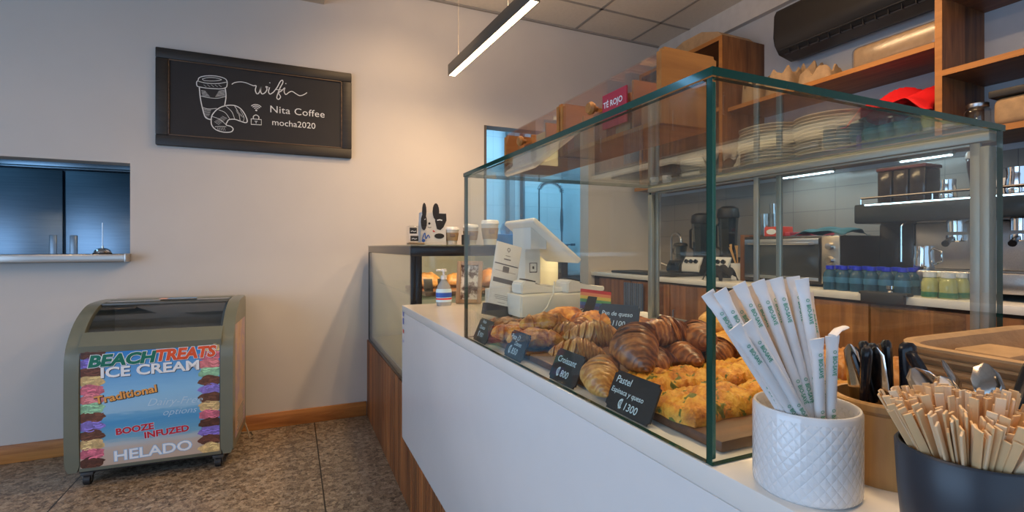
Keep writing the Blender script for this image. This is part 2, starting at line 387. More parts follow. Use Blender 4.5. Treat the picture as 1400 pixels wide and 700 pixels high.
# ------------------------------------------------------------------ wifi chalkboard
SB = 3.755
t = thing('framed_chalkboard', 'black framed chalkboard with wifi details hanging on the back wall', 'chalkboard', (-0.195, SB, 1.90))
bx0, bx1, bz0, bz1 = -0.79, 0.397, 1.90, 2.52
fmk = wood('chalkboard_frame_black', (0.010, 0.008, 0.007), (0.026, 0.02, 0.016), 'x', 5, 0.5)
q = MB()
fw = 0.066
q.box(bx0, bx1, SB, BW-0.001, bz0, bz0+fw, 0.006); q.box(bx0, bx1, SB, BW-0.001, bz1-fw, bz1, 0.006)
q.box(bx0, bx0+fw, SB, BW-0.001, bz0+fw-.001, bz1-fw+.001, 0.006); q.box(bx1-fw, bx1, SB, BW-0.001, bz0+fw-.001, bz1-fw+.001, 0.006)
q.build('frame', fmk, t)
q = MB(); g = 0.008
for (a0, a1, c0, c1) in ((bx0+fw, bx1-fw, bz0+fw, bz0+fw+g), (bx0+fw, bx1-fw, bz1-fw-g, bz1-fw), (bx0+fw, bx0+fw+g, bz0+fw, bz1-fw), (bx1-fw-g, bx1-fw, bz0+fw, bz1-fw)):
    q.box(a0, a1, SB+0.003, SB+0.02, c0, c1, 0.002)
q.build('inner_bead', wood('worn_brown_bead', (0.04, 0.02, 0.012), (0.16, 0.09, 0.045), 'x', 12), t)
q = MB(); q.box(bx0+0.05, bx1-0.05, SB+0.012, SB+0.02, bz0+0.05, bz1-0.05); q.build('board', plain('blackboard', (0.016, 0.014, 0.015), 0.65, var=0.15, scale=4), t, smooth=False)
fr = F((0, SB+0.011, 0), (1, 0, 0), (0, 0, 1))
def SBp(a, b_):                                   # a point of the zoomed board on the board plane
    p = P(200+a*300/1167, 50+b_*300/1167, Y=SB+0.011); return (p.x, p.z)
def S(l): return [SBp(*p) for p in l]
def smoothc(pts, n=5):
    out = []
    for i in range(len(pts)-1):
        p0 = Vector(pts[max(i-1, 0)]); p1 = Vector(pts[i]); p2 = Vector(pts[i+1]); p3 = Vector(pts[min(i+2, len(pts)-1)])
        for k in range(n):
            u = k/n; out.append(tuple(0.5*((2*p1)+(p2-p0)*u+(2*p0-5*p1+4*p2-p3)*u*u+(3*p1-p0-3*p2+p3)*u**3)))
    out.append(tuple(pts[-1])); return out
q = MB()   # cup
for l, wd in (([(275, 235), (283, 218), (320, 209), (370, 210), (415, 222), (430, 240), (428, 268)], .005), ([(275, 235), (268, 242), (270, 262), (285, 268), (330, 275), (400, 278), (428, 268)], .005),
              ([(278, 238), (320, 248), (380, 250), (428, 242)], .004), ([(298, 225), (330, 218), (370, 220), (400, 230), (360, 236), (310, 234), (298, 225)], .003),
              ([(282, 270), (288, 330), (300, 385), (315, 430), (345, 443)], .006), ([(420, 275), (424, 320), (416, 372)], .006),
              ([(285, 315), (330, 325), (380, 328), (422, 318)], .003), ([(296, 375), (330, 385), (375, 382)], .003), ([(315, 425), (330, 437), (350, 440)], .004)):
    q.ribbon(fr, smoothc(S(l)), wd)
for k in range(7): q.ribbon(fr, S([(292+k, 286+k*5), (315+k*4, 290+k*5)]), .0018); q.ribbon(fr, S([(418, 284+k*5), (385-k*3, 290+k*5)]), .0018)
for k in range(6): q.ribbon(fr, S([(303+k*2, 385+k*7), (345-k*2, 391+k*6)]), .0018)
for k in range(5): q.ribbon(fr, S([(305+k*20, 256), (320+k*20, 268)]), .0016)
q.build('cup_drawing', chalk, t, smooth=False, norm=False)
q = MB()   # croissant
for l, wd in (([(345, 440), (352, 415), (380, 385), (420, 368), (465, 366), (500, 382), (525, 415), (537, 448), (528, 458), (500, 450), (470, 440), (440, 442), (430, 455), (425, 470), (450, 478), (462, 492), (450, 507), (410, 508), (370, 495), (348, 470), (345, 440)], .006),
              ([(385, 390), (420, 405), (445, 440)], .003), ([(425, 372), (455, 400), (470, 438)], .003), ([(470, 370), (490, 405), (500, 450)], .003), ([(350, 425), (390, 440), (425, 470)], .003), ([(365, 480), (395, 478), (425, 480)], .003), ([(500, 390), (520, 430), (515, 452)], .002)):
    q.ribbon(fr, smoothc(S(l)), wd)
for k in range(8): q.ribbon(fr, S([(362+k*6, 452-k*4), (388+k*6, 470-k*5)]), .0017)
for k in range(5): q.ribbon(fr, S([(378+k*9, 484), (384+k*9, 500)]), .0017); q.ribbon(fr, S([(478+k*9, 392+k*7), (488+k*8, 412+k*6)]), .0017)
q.build('croissant_drawing', chalk, t, smooth=False, norm=False)
q = MB()
for l, wd in (([(455, 254), (470, 245), (500, 241), (530, 246), (555, 256), (572, 262)], .005), ([(572, 262), (584, 262), (580, 285), (588, 304), (600, 298), (612, 266)], .0062), ([(612, 266), (608, 290), (616, 305), (632, 298), (642, 280), (636, 266), (648, 270)], .0062),
              ([(656, 270), (650, 292), (658, 306), (676, 296)], .0062), ([(676, 296), (696, 270), (712, 240), (724, 232), (726, 246), (712, 272), (700, 302), (694, 326), (704, 334), (714, 320), (704, 300), (720, 288), (736, 272)], .0060),
              ([(738, 272), (733, 292), (742, 308), (760, 296), (776, 292), (796, 304), (815, 314), (836, 310), (855, 298)], .0052), ([(690, 282), (728, 284)], .004)):
    q.ribbon(fr, smoothc(S(l)), wd)
for p in ((657, 246), (742, 250)): a = SBp(*p); q.poly(fr, circ(a[0], a[1], .0035, 8)[:-1])
q.build('wifi_lettering', chalk, t, smooth=False, norm=False)
q = MB()
a = SBp(585, 392); q.poly(fr, circ(a[0], a[1], .0065, 10)[:-1])
for r_ in (.017, .029, .040): q.ribbon(fr, circ(a[0], a[1]-.001, r_, 12, None, PI*.23, PI*.77), .0052)
q.ribbon(fr, S([(558, 437), (612, 442), (612, 470), (558, 467), (558, 437)]), .005)
q.ribbon(fr, smoothc(S([(570, 438), (570, 424), (584, 417), (598, 426), (598, 440)])), .005)
q.ribbon(fr, S([(576, 450), (592, 451)]), .004); q.ribbon(fr, S([(584, 450), (584, 462)]), .004)
q.build('wifi_and_padlock_symbols', chalk, t, smooth=False, norm=False)
q = MB()
a = SBp(655, 402); text_into(q, 'Nita Coffee', .068, (Vector((a[0], SB+.011, a[1])), Vector((1, 0, 0)), Vector((0, 0, 1))), sx=1.06, off=.0, space=1.04)
a = SBp(667, 470); text_into(q, 'mocha2020', .060, (Vector((a[0], SB+.011, a[1])), Vector((1, 0, 0)), Vector((0, 0, 1))), sx=1.0, off=.0)
q.build('wifi_name_and_password_lettering', chalk, t, smooth=False, norm=False)

# ------------------------------------------------------------------ pendant lamp
t = thing('linear_pendant_lamp', 'grey linear pendant lamp hanging on thin wires over the counter', 'lamp', (1.04, 2.55, 2.40))
A = P(622, 105, Z=2.40); B = P(737, 3, Z=2.40); A.z = B.z = 2.40
dv = (B-A).normalized(); sd = Vector((0, 0, 1)).cross(dv)
L = (B-A).length
mt = Matrix.Translation(A) @ Matrix(((dv.x, sd.x, 0, 0), (dv.y, sd.y, 0, 0), (0, 0, 1, 0), (0, 0, 0, 1)))
LH = 0.075; LWd = 0.048
q = MB()
q.box(0, L, 0, 0.004, 0, LH, 0.001, 0, mt); q.box(0, L, -LWd, -LWd+0.004, 0, LH, 0.001, 0, mt); q.box(0, L, -LWd, 0.004, LH-0.004, LH, 0.001, 0, mt)
q.box(-0.004, 0.0, -LWd, 0.004, 0, LH, 0.001, 0, mt); q.box(L, L+0.004, -LWd, 0.004, 0, LH, 0.001, 0, mt)
q.build('housing', plain('lamp_grey', (0.10, 0.095, 0.085), 0.45, 0.3), t)
q = MB(); q.box(0.002, L-0.002, -LWd+0.005, -0.001, 0.002, 0.008, 0, 0, mt); q.build('light_strip', emit('lamp_glow', (1.0, 0.72, 0.40), 9.0), t, smooth=False)
for tt in (0.13, L-0.28):
    p = A+dv*tt-sd*(LWd/2); q = MB(); q.cyl((p.x, p.y, 2.40+LH), (p.x, p.y, CE), 0.0015, seg=6); q.cyl((p.x, p.y, 2.40+LH), (p.x, p.y, 2.40+LH+0.02), 0.004, seg=8); q.build('wire', plain('wire_grey', (0.2, 0.18, 0.16), 0.5), t)
md = (A+B)/2-sd*(LWd/2)
lo = area('pendant_light', (md.x, md.y, 2.392), (0, 0, -1), 0.04, L, 16, WARM); lo.rotation_euler = (0, 0, math.atan2(dv.y, dv.x)-PI/2)
lu = area('added_pendant_uplight', (md.x, md.y, 2.40+LH+.006), (0, 0, 1), 0.04, L, 9, WARM); lu.rotation_euler = (PI, 0, math.atan2(dv.y, dv.x)-PI/2)  # upward glow added to warm the upper wall and ceiling
# unseen line lamps, added out of frame for more warm light
for k, (lx, ly, pw) in enumerate(((0.85, 0.45, 17), (2.2, 1.6, 9), (-1.5, 0.9, 7))):
    q = MB(); q.box(lx-.025, lx+.025, ly-.6, ly+.6, 2.75, 2.82, .003); o = q.build('linear_pendant_lamp', MATS['lamp_grey'], loc=(lx, ly, 2.75))
    tag(o, ['added unseen grey line lamp above the near end of the counter', 'added unseen grey line lamp over the serving side', 'added unseen grey line lamp over the customer side'][k], 'lamp')
    q = MB(); q.box(lx-.02, lx+.02, ly-.59, ly+.59, 2.744, 2.7495); q.build('light_strip', MATS['lamp_glow'], o, smooth=False)
    for dy in (-.4, .4): q = MB(); q.cyl((lx, ly+dy, 2.82), (lx, ly+dy, CE), .0015, seg=6); q.build('wire', MATS['wire_grey'], o)
    area('added_line_light', (lx, ly, 2.74), (0, 0, -1), .04, 1.18, pw, WARM); area('added_line_uplight', (lx, ly, 2.826), (0, 0, 1), .04, 1.18, 10, WARM)  # the upward glow is added too, to warm the ceiling
# added warm spot without a fitting, washes the wall between sign and small case
sl = bpy.data.lights.new('added_wall_spot', 'SPOT'); sl.energy = 42; sl.color = WARM; sl.spot_size = math.radians(105); sl.spot_blend = 1.0; sl.shadow_soft_size = 0.04
so = bpy.data.objects.new('added_wall_spot', sl); C.objects.link(so); so.location = (0.75, 2.75, 3.12)
so.rotation_euler = (Vector((0.55, 3.79, 1.3))-Vector(so.location)).to_track_quat('-Z', 'Y').to_euler()

# ------------------------------------------------------------------ front counter
CX = 0.434; CT = 1.0; CY0, CY1 = -0.8, 2.135
t = thing('service_counter', 'long white quartz counter with slatted wood base', 'counter', (0.8, 0.7, 0))
q = MB(); q.box(CX, 1.22, CY0, CY1, CT-0.03, CT, 0.002); q.build('countertop', quartz, t)
q = MB(); q.box(CX, CX+0.03, CY0, CY1, 0.429, CT-0.0302, 0.0015); q.box(CX+.03, 1.20, CY1-.03, CY1, 0.429, CT-0.0302); q.build('white_front_panel', plain('white_panel', (0.74, 0.745, 0.75), 0.25, var=0.01), t)
q = MB(); q.box(0.53, 1.15, CY0, 2.18, 0.0, 0.94); q.build('carcass', plain('dark_carcass', (0.05, 0.02, 0.01), 0.7), t, smooth=False)
q = MB(); yy = CY0
while yy < 2.17: q.box(0.508, 0.5295, yy, yy+0.024, 0.0, 0.45, 0.002, seg=1); yy += 0.034
q.build('slatted_base', slat_wood, t)
q = MB(); fr2 = F((CX-0.0005, 0, 0), (0, -1, 0), (0, 0, 1))
bl = plain('card_blue', (0.03, 0.08, 0.36), 0.4); og = plain('card_orange', (0.75, 0.13, 0.02), 0.4); rd = plain('card_red', (0.6, 0.02, 0.03), 0.4)
yc = -2.118
def rr(cx, cz, w_, h_): return [(cx-w_/2, cz-h_/2), (cx+w_/2, cz-h_/2), (cx+w_/2, cz+h_/2), (cx-w_/2, cz+h_/2)]
q.poly(fr2, rr(yc+.014, .965, .022, .02)); q.poly(fr2, rr(yc+.014, .935, .022, .026)); 
q.poly(fr2, circ(yc+.010, .892, .009, 14)[:-1], 1); q.poly(fr2, circ(yc+.020, .892, .009, 14)[:-1], 2, .0007)
text_into(q, 'VISA', .014, (Vector((CX-.0008, -(yc+.002), .845)), Vector((0, -1, 0)), Vector((0, 0, 1))), 0, off=.0004)
q.build('card_stickers', [bl, og, rd], t, smooth=False, norm=False)

# ------------------------------------------------------------------ small bread case
SX0, SX1, SY0, SY1, SZ0, SZ1 = 0.51, 1.36, 2.30, 3.72, 0.565, 1.262
t = thing('base_cabinet', 'wood slatted base cabinet under the small bread case', 'cabinet', (0.9, 3.0, 0))
q = MB(); q.box(0.53, SX1, 2.2, SY1+.05, 0.0, 0.55); q.build('carcass', MATS['dark_carcass'], t, smooth=False)
q = MB(); yy = 2.19
while yy < 3.76: q.box(0.508, 0.5295, yy, yy+0.024, 0.0, 0.563, 0.002, seg=1); yy += 0.034
q.build('slats', slat_wood, t)
t = thing('bread_display_case', 'small black framed glass bread case against the back wall', 'display case', (0.9, 3.0, SZ0))
q = MB(); bk = 0.03
q.box(SX0, SX1, SY0, SY1, SZ0, SZ0+.02, .003)
for yy in (SY0, SY1-.025): q.box(SX0, SX0+.022, yy, yy+.025, SZ0+.02, SZ1-.006, .002)
q.box(SX1-.04, SX1, SY0, SY0+.04, SZ0+.02, SZ1-.006, .002)
q.box(SX0+.022, SX0+.052, SY0, SY0+.012, SZ0+.02, SZ1-.045, .002)
q.box(SX0, SX1, SY0-.001, SY0+.012, SZ1-.055, SZ1-.006, .002); q.box(SX0, SX1, SY0-.001, SY0+.012, SZ0+.02, SZ0+.36, .002)
q.build('black_frame', black_gloss, t)
q = MB(); q.box(SX0-.002, SX0+.01, SY0+.026, SY1-.026, SZ1-.05, SZ1-.006, .001); q.build('side_rail', brushed('grey_side_rail', (.30, .28, .25), .4), t)
q = MB(); q.box(SX0-.003, SX1, SY0-.003, SY1, SZ1-.006, SZ1, .001); q.build('glass_top', [glass('bronze_glass', (.55, .6, .56), .08)], t, smooth=False)
q = MB(); q.box(SX0+.003, SX0+.009, SY0+.025, SY1-.025, SZ0+.02, SZ1-.052); q.build('side_glass', clear, t, smooth=False)
q = MB(); q.box(SX0+.052, SX1-.04, SY0+.003, SY0+.008, SZ0+.36, SZ1-.055); q.build('front_glass', clear, t, smooth=False)
cream = plain('cream_liner', (.72, .62, .46), .5, var=.03)
q = MB(); q.box(SX0+.03, SX1-.03, SY1-.02, SY1-.004, SZ0+.02, SZ1-.008); q.box(SX1-.03, SX1-.005, SY0+.04, SY1-.02, SZ0+.02, SZ1-.008); q.box(SX0+.03, SX1-.03, SY0+.05, SY1-.02, SZ0+.021, SZ0+.03); q.build('liner', cream, t, smooth=False)
q = MB(); q.box(SX0+.05, SX1-.05, SY0+.03, SY1-.05, 0.998, 1.006, .001); q.build('glass_shelf', [glass('shelf_glass', (.85, .92, .88), .06)], t, smooth=False)
q = MB(); q.box(SX0+.06, SX1-.06, SY0+.015, SY0+.04, SZ1-.03, SZ1-.018, .002); q.build('light_strip', emit('case_glow', (1, .78, .48), 5), t)
area('bread_case_light', (0.93, SY0+.10, SZ1-.02), (0, .6, -1), .7, .02, 3, (1, .76, .45))
# pale backing behind the left glass (curtain-like reflection board)
# boards and breads in small case
bread_m = baked('crusty_bread', [(.3, (.16, .055, .012)), (.5, (.42, .19, .05)), (.7, (.68, .42, .17))], 14)
def blob_bread(L, R, H, mat, seed=0, ridges=0, nl=22, ns=18, curve=0.0, end=0.55, skew=0.0):
    """loaf / croissant body lying along local x on z=0"""
    rnd = random.Random(seed); mb = MB(); ph = rnd.random()*6; rings = []
    for i in range(nl+1):
        s_ = i/nl; x = (s_-.5)*L; e = max(0.0, 1-abs(2*s_-1)**2.2)**end
        if ridges:
            fr_ = (s_*ridges) % 1.0; sideS = fr_ if s_ < .5 else 1-fr_
            e *= (0.84+0.20*sideS)
        ring = []; cy = curve*(2*s_-1)**2
        ang = curve*4*(2*s_-1)/L*0.5
        for k in range(ns):
            a = 2*PI*k/ns; w_ = 1+0.05*math.sin(3*a+ph+i*.7)+0.04*math.sin(5*a+i*1.3)
            yy = math.cos(a)*R*e*w_; zz = math.sin(a)*H*e*w_
            if zz < 0: zz *= 0.55
            ring.append(mb.bm.verts.new((x-yy*ang*1.0+skew*zz, cy+yy, zz+H*0.5)))
        rings.append(ring)
    for i in range(nl):
        for k in range(ns): mb.bm.faces.new([rings[i][k], rings[i][(k+1) % ns], rings[i+1][(k+1) % ns], rings[i+1][k]])
    mb.bm.faces.new(rings[0][::-1]); mb.bm.faces.new(rings[-1])
    return mb
q = MB(); q.box(.60, 1.27, 2.38, 2.86, 1.008, 1.03, .004); tag(q.build('serving_board', board_wood, loc=(.93, 2.6, 1.008)), 'dark wooden board carrying breads inside the small bread case', 'board')
bp = [(0.66, 2.60, .17, .05, 'pale round bread roll, leftmost in the small case'), (0.82, 2.62, .15, .045, 'pale bread roll, second in the small case'), (1.0, 2.55, .22, .06, 'brown crusty loaf at the right of the small case'), (1.16, 2.72, .20, .055, 'far brown loaf at the end of the small case')]
for i, (x, y, L_, R_, lb) in enumerate(bp):
    mb = blob_bread(L_, R_, R_*1.15, None, i); o = mb.build('bread_loaf', bread_m if i < 2 else baked('dark_bread', [(.3, (.10, .03, .008)), (.5, (.30, .11, .025)), (.7, (.58, .30, .09))], 12)); o.location = (x, y, 1.03); o.rotation_euler = (0, 0, .3+i*.5); tag(o, lb, 'bread', 'breads in the small case')
o = blob_bread(.24, .05, .05, None, 9).build('bread_loaf', bread_m); o.location = (.72, 2.55, .612); o.rotation_euler = (0, 0, .4); tag(o, 'crusty loaf on the floor of the small bread case', 'bread', 'breads in the small case')
q = MB(); q.box(.60, 1.27, 2.38, 2.86, .597, .611, .004); tag(q.build('serving_board', board_wood, loc=(.93, 2.6, .597)), 'lower wooden board inside the small bread case', 'board')
for i, (px_, py_) in enumerate(((583, 368), (601, 372))):
    p = P(px_, py_, Y=2.42); q = MB(); q.box(-.022, .022, -.002, .002, 0, .065, .001); o = q.build('price_tag', black_matte); o.location = (p.x, 2.375-.01*i, 1.0305); o.rotation_euler = (-.25, 0, 0)
    tag(o, ('left' if i == 0 else 'right')+' small black price tag before the rolls in the small case', 'price tag')

# ------------------------------------------------------------------ things on top of the small case
ZT = SZ1
t = thing('label_jar', 'clear container with two black labels on the bread case', 'jar', (.425+.145, 2.46, ZT))
c0 = t.location
q = MB(); q.box(c0.x-.045, c0.x+.045, c0.y-.035, c0.y+.035, ZT, ZT+.095, .006); q.build('clear_box', acrylic, t)
q = MB(); q.box(c0.x-.04, c0.x-.038+.076, c0.y-.03, c0.y+.03, ZT+.002, ZT+.012, .002); q.build('paper_slips', kraft, t)
q = MB(); q.box(c0.x-.040, c0.x-.004, c0.y-.0375, c0.y-.0355, ZT+.055, ZT+.085, .0005); q.box(c0.x-.036, c0.x+.004, c0.y-.0375, c0.y-.0355, ZT+.018, ZT+.045, .0005)
q.build('black_label', black_matte, t)
q = MB(); 
for k in range(2): q.ribbon(F((c0.x-.034+.004*k, c0.y-.038, ZT+.066-.037*k), (1, 0, 0), (0, 0, 1)), [(0, 0), (.008, .003), (.016, -.001), (.026, .002)], .003)
q.build('label_scribble', chalk, t, smooth=False, norm=False)
# paper bag shaped as a dog
t = thing('paper_gift_bag', 'white paper bag printed as a black and white dog with upright ears', 'bag', (.655, 2.47, ZT)); c0 = t.location
bw, bd = .068, .03
q = MB(); q.prism([(c0.x-bw, ZT), (c0.x+bw, ZT), (c0.x+bw*.9, ZT+.165), (c0.x-bw*.88, ZT+.165)], 'y', c0.y-bd, c0.y+bd)
q.build('bag_body', plain('bag_paper', (.72, .68, .62), .7), t)
dog = plain('dog_black', (.015, .013, .015), .5)
for sx_, hh in ((-.048, .058), (.012, .06)):
    q = MB(); pts = [(c0.x+sx_+a, ZT+.150+b2) for a, b2 in circ(0, .02, .017 if sx_ > 0 else .011, 14, .042)[:-1]]
    q.prism(pts, 'y', c0.y-bd-.003, c0.y-bd+.001); q.build('ear', dog, t)
q = MB(); fy = F((c0.x, c0.y-bd-.0008, ZT), (1, 0, 0), (0, 0, 1))
q.poly(fy, circ(-.050, .115, .016, 14, .042)[:-1], 0, .0006); q.poly(fy, [(.012+.001, .16), (.066, .16), (.068, .125), (.052, .09), (.035, .075), (.018, .08), (.008, .12)], 0, .0006)
q.poly(fy, circ(.030, .045, .026, 14, .014)[:-1], 0, .0006); q.poly(fy, circ(-.022, .108, .006, 10)[:-1], 0, .0012)
q.ribbon(fy, [(-.03, .09), (-.02, .087), (-.012, .09)], .002, 0, .0012)
q.ribbon(fy, [(.018, .125), (.032, .128), (.045, .125)], .006, 1, .0012); q.poly(fy, circ(-.045, .13, .004, 8)[:-1], 1, .0012)
q.ribbon(fy, smoothc([(-.058, .03), (-.045, .06), (-.04, .03), (-.028, .05), (-.02, .035)]), .005, 2, .001); q.poly(fy, circ(-.052, .022, .009, 8)[:-1], 2, .0008)
q.ribbon(fy, [(-.004, .072), (.006, .066)], .006, 3, .001)
q.build('dog_print', [dog, paper, plain('bag_blue', (.03, .12, .5), .5), rd], t, smooth=False, norm=False)
def paper_cup(name_loc, H_, R_, label):
    t = thing('paper_coffee_cup', label, 'cup', name_loc, 'lidded paper cups on the bread case'); c0 = t.location
    q = MB(); q.lathe([(0, 0), (R_*.72, 0), (R_*.76, H_*.3), (R_, H_*.84), (R_*1.04, H_*.85), (R_*.98, H_*.86), (0, H_*.86)], c0); q.build('cup_body', plain('cup_paper', (.74, .66, .56), .6), t)
    q = MB(); q.lathe([(R_*.79, H_*.24), (R_*.95, H_*.68), (R_*1.0, H_*.68), (R_*.83, H_*.24), (R_*.79, H_*.24)], c0); q.build('kraft_sleeve', kraft, t)
    q = MB(); q.lathe([(R_*1.06, H_*.83), (R_*1.08, H_*.86), (R_*1.03, H_*.90), (R_*.98, H_*.98), (R_*.9, H_), (R_*.8, H_*.98), (0, H_*.98)], c0); q.build('lid', white_ceramic, t)
    q = MB(); q.box(c0.x-R_*.5, c0.x+R_*.2, c0.y-R_*.97, c0.y-R_*.9, ZT+H_*.45, ZT+H_*.62, .001); q.build('printed_band', plain('cup_print', (.25, .16, .12), .6), t)
    return t
paper_cup((.757, 2.46, ZT), .092, .037, 'lidded paper cup nearest the dog bag')
paper_cup((.868, 2.48, ZT), .108, .041, 'middle lidded paper cup on the bread case')
paper_cup((.955, 2.42, ZT), .130, .046, 'tallest lidded paper cup at the right end of the row')
q = MB(); q.box(.80, .835, 2.40, 2.43, ZT, ZT+.052, .002); tag(q.build('card_box', black_matte, loc=(.815, 2.415, ZT)), 'small black card box between the paper cups', 'box')

# sanitizer
p = P(603, 416, Z=CT); t = thing('sanitizer_bottle', 'clear hand sanitizer pump bottle with blue label on the counter', 'bottle', (p.x, 2.05, CT)); c0 = t.location
q = MB(); q.lathe([(0, 0), (.030, 0), (.033, .006), (.033, .055), (.027, .085), (.014, .105), (.012, .112), (0, .112)], c0, sy=.7); q.build('bottle_body', plain('clear_plastic', (.75, .80, .82), .1, trans=.6), t)
q = MB(); q.lathe([(.0335, .016), (.0342, .018), (.0342, .065), (.0315, .072)], c0, sy=.71); q.build('label', plain('label_pale', (.55, .75, .85), .4), t)
q = MB(); q.lathe([(.0346, .036), (.0346, .056), (.0344, .056)], c0, sy=.72); q.build('blue_band', plain('label_blue', (.02, .08, .42), .4), t)
q = MB(); q.lathe([(.0346, .026), (.0346, .033)], c0, sy=.72); q.build('red_band', rd, t)
q = MB(); q.lathe([(0, .112), (.013, .112), (.013, .128), (.005, .13), (.005, .145), (.013, .146), (.013, .156), (0, .157)], c0); q.box(c0.x-.034, c0.x, c0.y-.007, c0.y+.007, CT+.147, CT+.156, .003); q.build('pump', white_plastic, t)
# leaning photo frame
t = thing('photo_frame', 'small wooden frame leaning back on the counter beside the sanitizer', 'picture frame', (0, 0, 0))
q = MB(); W_, H_ = .115, .19; k = .018
q.box(0, k, -.008, .008, 0, H_, .002); q.box(W_-k, W_, -.008, .008, 0, H_, .002); q.box(k, W_-k, -.008, .008, 0, k, .002); q.box(k, W_-k, -.008, .008, H_-k, H_, .002)
q.build('frame', wood('frame_wood', (.28, .17, .09), (.45, .30, .18), 'z'), t)
q = MB(); q.box(k-.002, W_-k+.002, 0, .003, k-.002, H_-k+.002); q.build('picture', baked('picture_print', [(.45, (.10, .05, .03)), (.55, (.75, .70, .6))], 25, 0), t, smooth=False)
q = MB(); q.prism([(.008, .0), (.06, .0), (.008, .12)], 'x', W_/2-.003, W_/2+.003); q.build('easel_back', MATS['frame_wood'], t)
t.location = (.665, 2.10, CT); t.rotation_euler = (-.2, 0, -.55)

# ------------------------------------------------------------------ till, stand, terminals
t = thing('cash_drawer', 'white cash drawer on the counter behind the pastry case', 'cash drawer', (.85, 1.65, CT))
q = MB(); q.box(.70, 1.03, 1.50, 1.83, CT+.012, CT+.088, .004)
q.build('drawer_body', white_plastic, t)
q = MB(); q.box(.705, 1.025, 1.494, 1.5, CT+.016, CT+.084, .002); q.build('drawer_front', white_plastic, t)
q = MB()
for a in (.72, 1.01):
    for b_ in (1.52, 1.81): q.cyl((a, b_, CT), (a, b_, CT+.012), .012, seg=12)
q.build('feet', black_matte, t)
ZD = CT+.088
t = thing('pos_terminal', 'white tablet till with sloping screen on the cash drawer', 'till', (.84, 1.70, ZD))
pos_w = plain('pos_white', (.78, .77, .73), .3, var=.01)
q = MB(); q.box(.77, .93, 1.60, 1.80, ZD, ZD+.014, .006); q.build('foot_plate', pos_w, t)
q = MB(); q.box(.795, .865, 1.66, 1.76, ZD+.010, ZD+.16, .012); q.build('column', pos_w, t)
q = MB(); fl = F((.795-.0, 1.66-.0008, ZD+.085), (1, 0, 0), (0, 0, 1))
for r_ in (rr(.035, 0, .030, .034),): q.ribbon(fl, r_+[r_[0], r_[1]], .004)
q.poly(fl, rr(.035, 0, .008, .010)); q.build('square_logo', black_matte, t, smooth=False, norm=False)
ms = Matrix.Translation((.885, 1.70, ZD+.185)) @ Matrix.Rotation(math.radians(38), 4, 'Y')
q = MB(); q.box(-.125, .125, -.13, .13, -.011, .011, .008, 0, ms, 3); q.build('tablet_shell', pos_w, t)
q = MB(); q.box(-.115, .115, -.12, .12, .0115, .0125, 0, 0, ms); q.build('screen', black_gloss, t)
q = MB(); q.prism([(.80, ZD+.155), (.865, ZD+.155), (.865, ZD+.19), (.80, ZD+.235)], 'y', 1.62, 1.78); q.build('neck', pos_w, t)
def terminal(loc, rz, label):
    t = thing('card_reader', label, 'card reader', (0, 0, 0), 'card readers on the cash drawer')
    prof = [(-.085, 0), (.085, 0), (.085, .018), (.05, .014), (.01, .020), (-.03, .038), (-.07, .046), (-.085, .036)]
    q = MB(); q.prism(prof, 'y', -.038, .038); bmesh.ops.bevel(q.bm, geom=list(q.bm.edges), offset=.004, segments=2, affect='EDGES'); q.build('shell', pos_w, t)
    q = MB(); q.box(-.072, -.035, -.028, .028, .043, .0475, .001, 0, Matrix.Rotation(.22, 4, 'Y') @ Matrix.Translation((.003, 0, -.011))); q.build('screen', black_gloss, t)
    q = MB(); 
    for i in range(4):
        for j in range(3): q.box(.0+i*.016, .010+i*.016, -.026+j*.020, -.014+j*.020, .0165, .0215-.001*i, .001)
    q.build('keypad', plain('key_grey', (.35, .35, .34), .5), t)
    t.location = loc; t.rotation_euler = (0, 0, rz); return t
terminal((.80, 1.565, ZD+.001), .05, 'white card reader at the left on the cash drawer')
terminal((.965, 1.545, ZD+.001), .10, 'white card reader at the right corner of the cash drawer')
cablem = plain('white_cable', (.7, .68, .6), .5)
q = MB(); pts = [P(758, 385, Y=1.49), P(757, 400, Y=1.485), P(748, 420, Y=1.47), P(730, 433, Y=1.45), P(705, 438, Y=1.46)]; pts = [Vector(p) for p in pts]; pts[-1].z = pts[-2].z = CT+.004
q.tube(pts, .003, 8); tag(q.build('charging_cable', cablem, loc=(.76, 1.48, CT)), 'thin white cable looping down the cash drawer', 'cable')
q = MB(); q.tube([(1.0, 1.488, CT+.06), (.95, 1.486, CT+.035), (.88, 1.482, CT+.012), (.83, 1.475, CT+.004)], .0022, 8); tag(q.build('charging_cable', black_matte, loc=(.9, 1.48, CT)), 'black cable hanging at the right of the cash drawer', 'cable')
q = MB(); q.box(.70, 1.12, 1.40, 1.47, CT, CT+.008, .002); tag(q.build('folded_mat', plain('mat_blue', (.02, .08, .18), .6), loc=(.9, 1.43, CT)), 'dark blue mat lying before the cash drawer', 'mat')
# payment sheet on a stand
t = thing('payment_sign', 'tilted white payment notice on a dark stand beside the till', 'sign', (0, 0, 0))
W_, H_ = .105, .235
q = MB(); q.box(-W_/2, W_/2, -.003, .003, .0, H_, .001); q.build('sheet', plain('laminated_sheet', (.76, .77, .77), .3, var=.01), t)
q = MB(); q.box(-W_/2-.002, W_/2+.002, -.0045, .03, -.028, .012, .002); q.build('stand', plain('navy_stand', (.03, .04, .06), .4), t)
q = MB(); f3 = F((-W_/2, -.0032, 0), (1, 0, 0), (0, 0, 1))
q.poly(f3, rr(.052, H_-.095, .026, .022)); q.poly(f3, rr(.052, H_-.078, .098, .004)); q.poly(f3, rr(.052, .098, .092, .016), 0)
for zz, w_ in ((.132, .085), (.045, .06), (.039, .06), (.033, .05), (.02, .03)): q.poly(f3, rr(.052, zz, w_, .0022), 1)
q.ribbon(f3, circ(.052, H_-.022, .006, 10)+[(.052, H_-.032)], .002, 0)
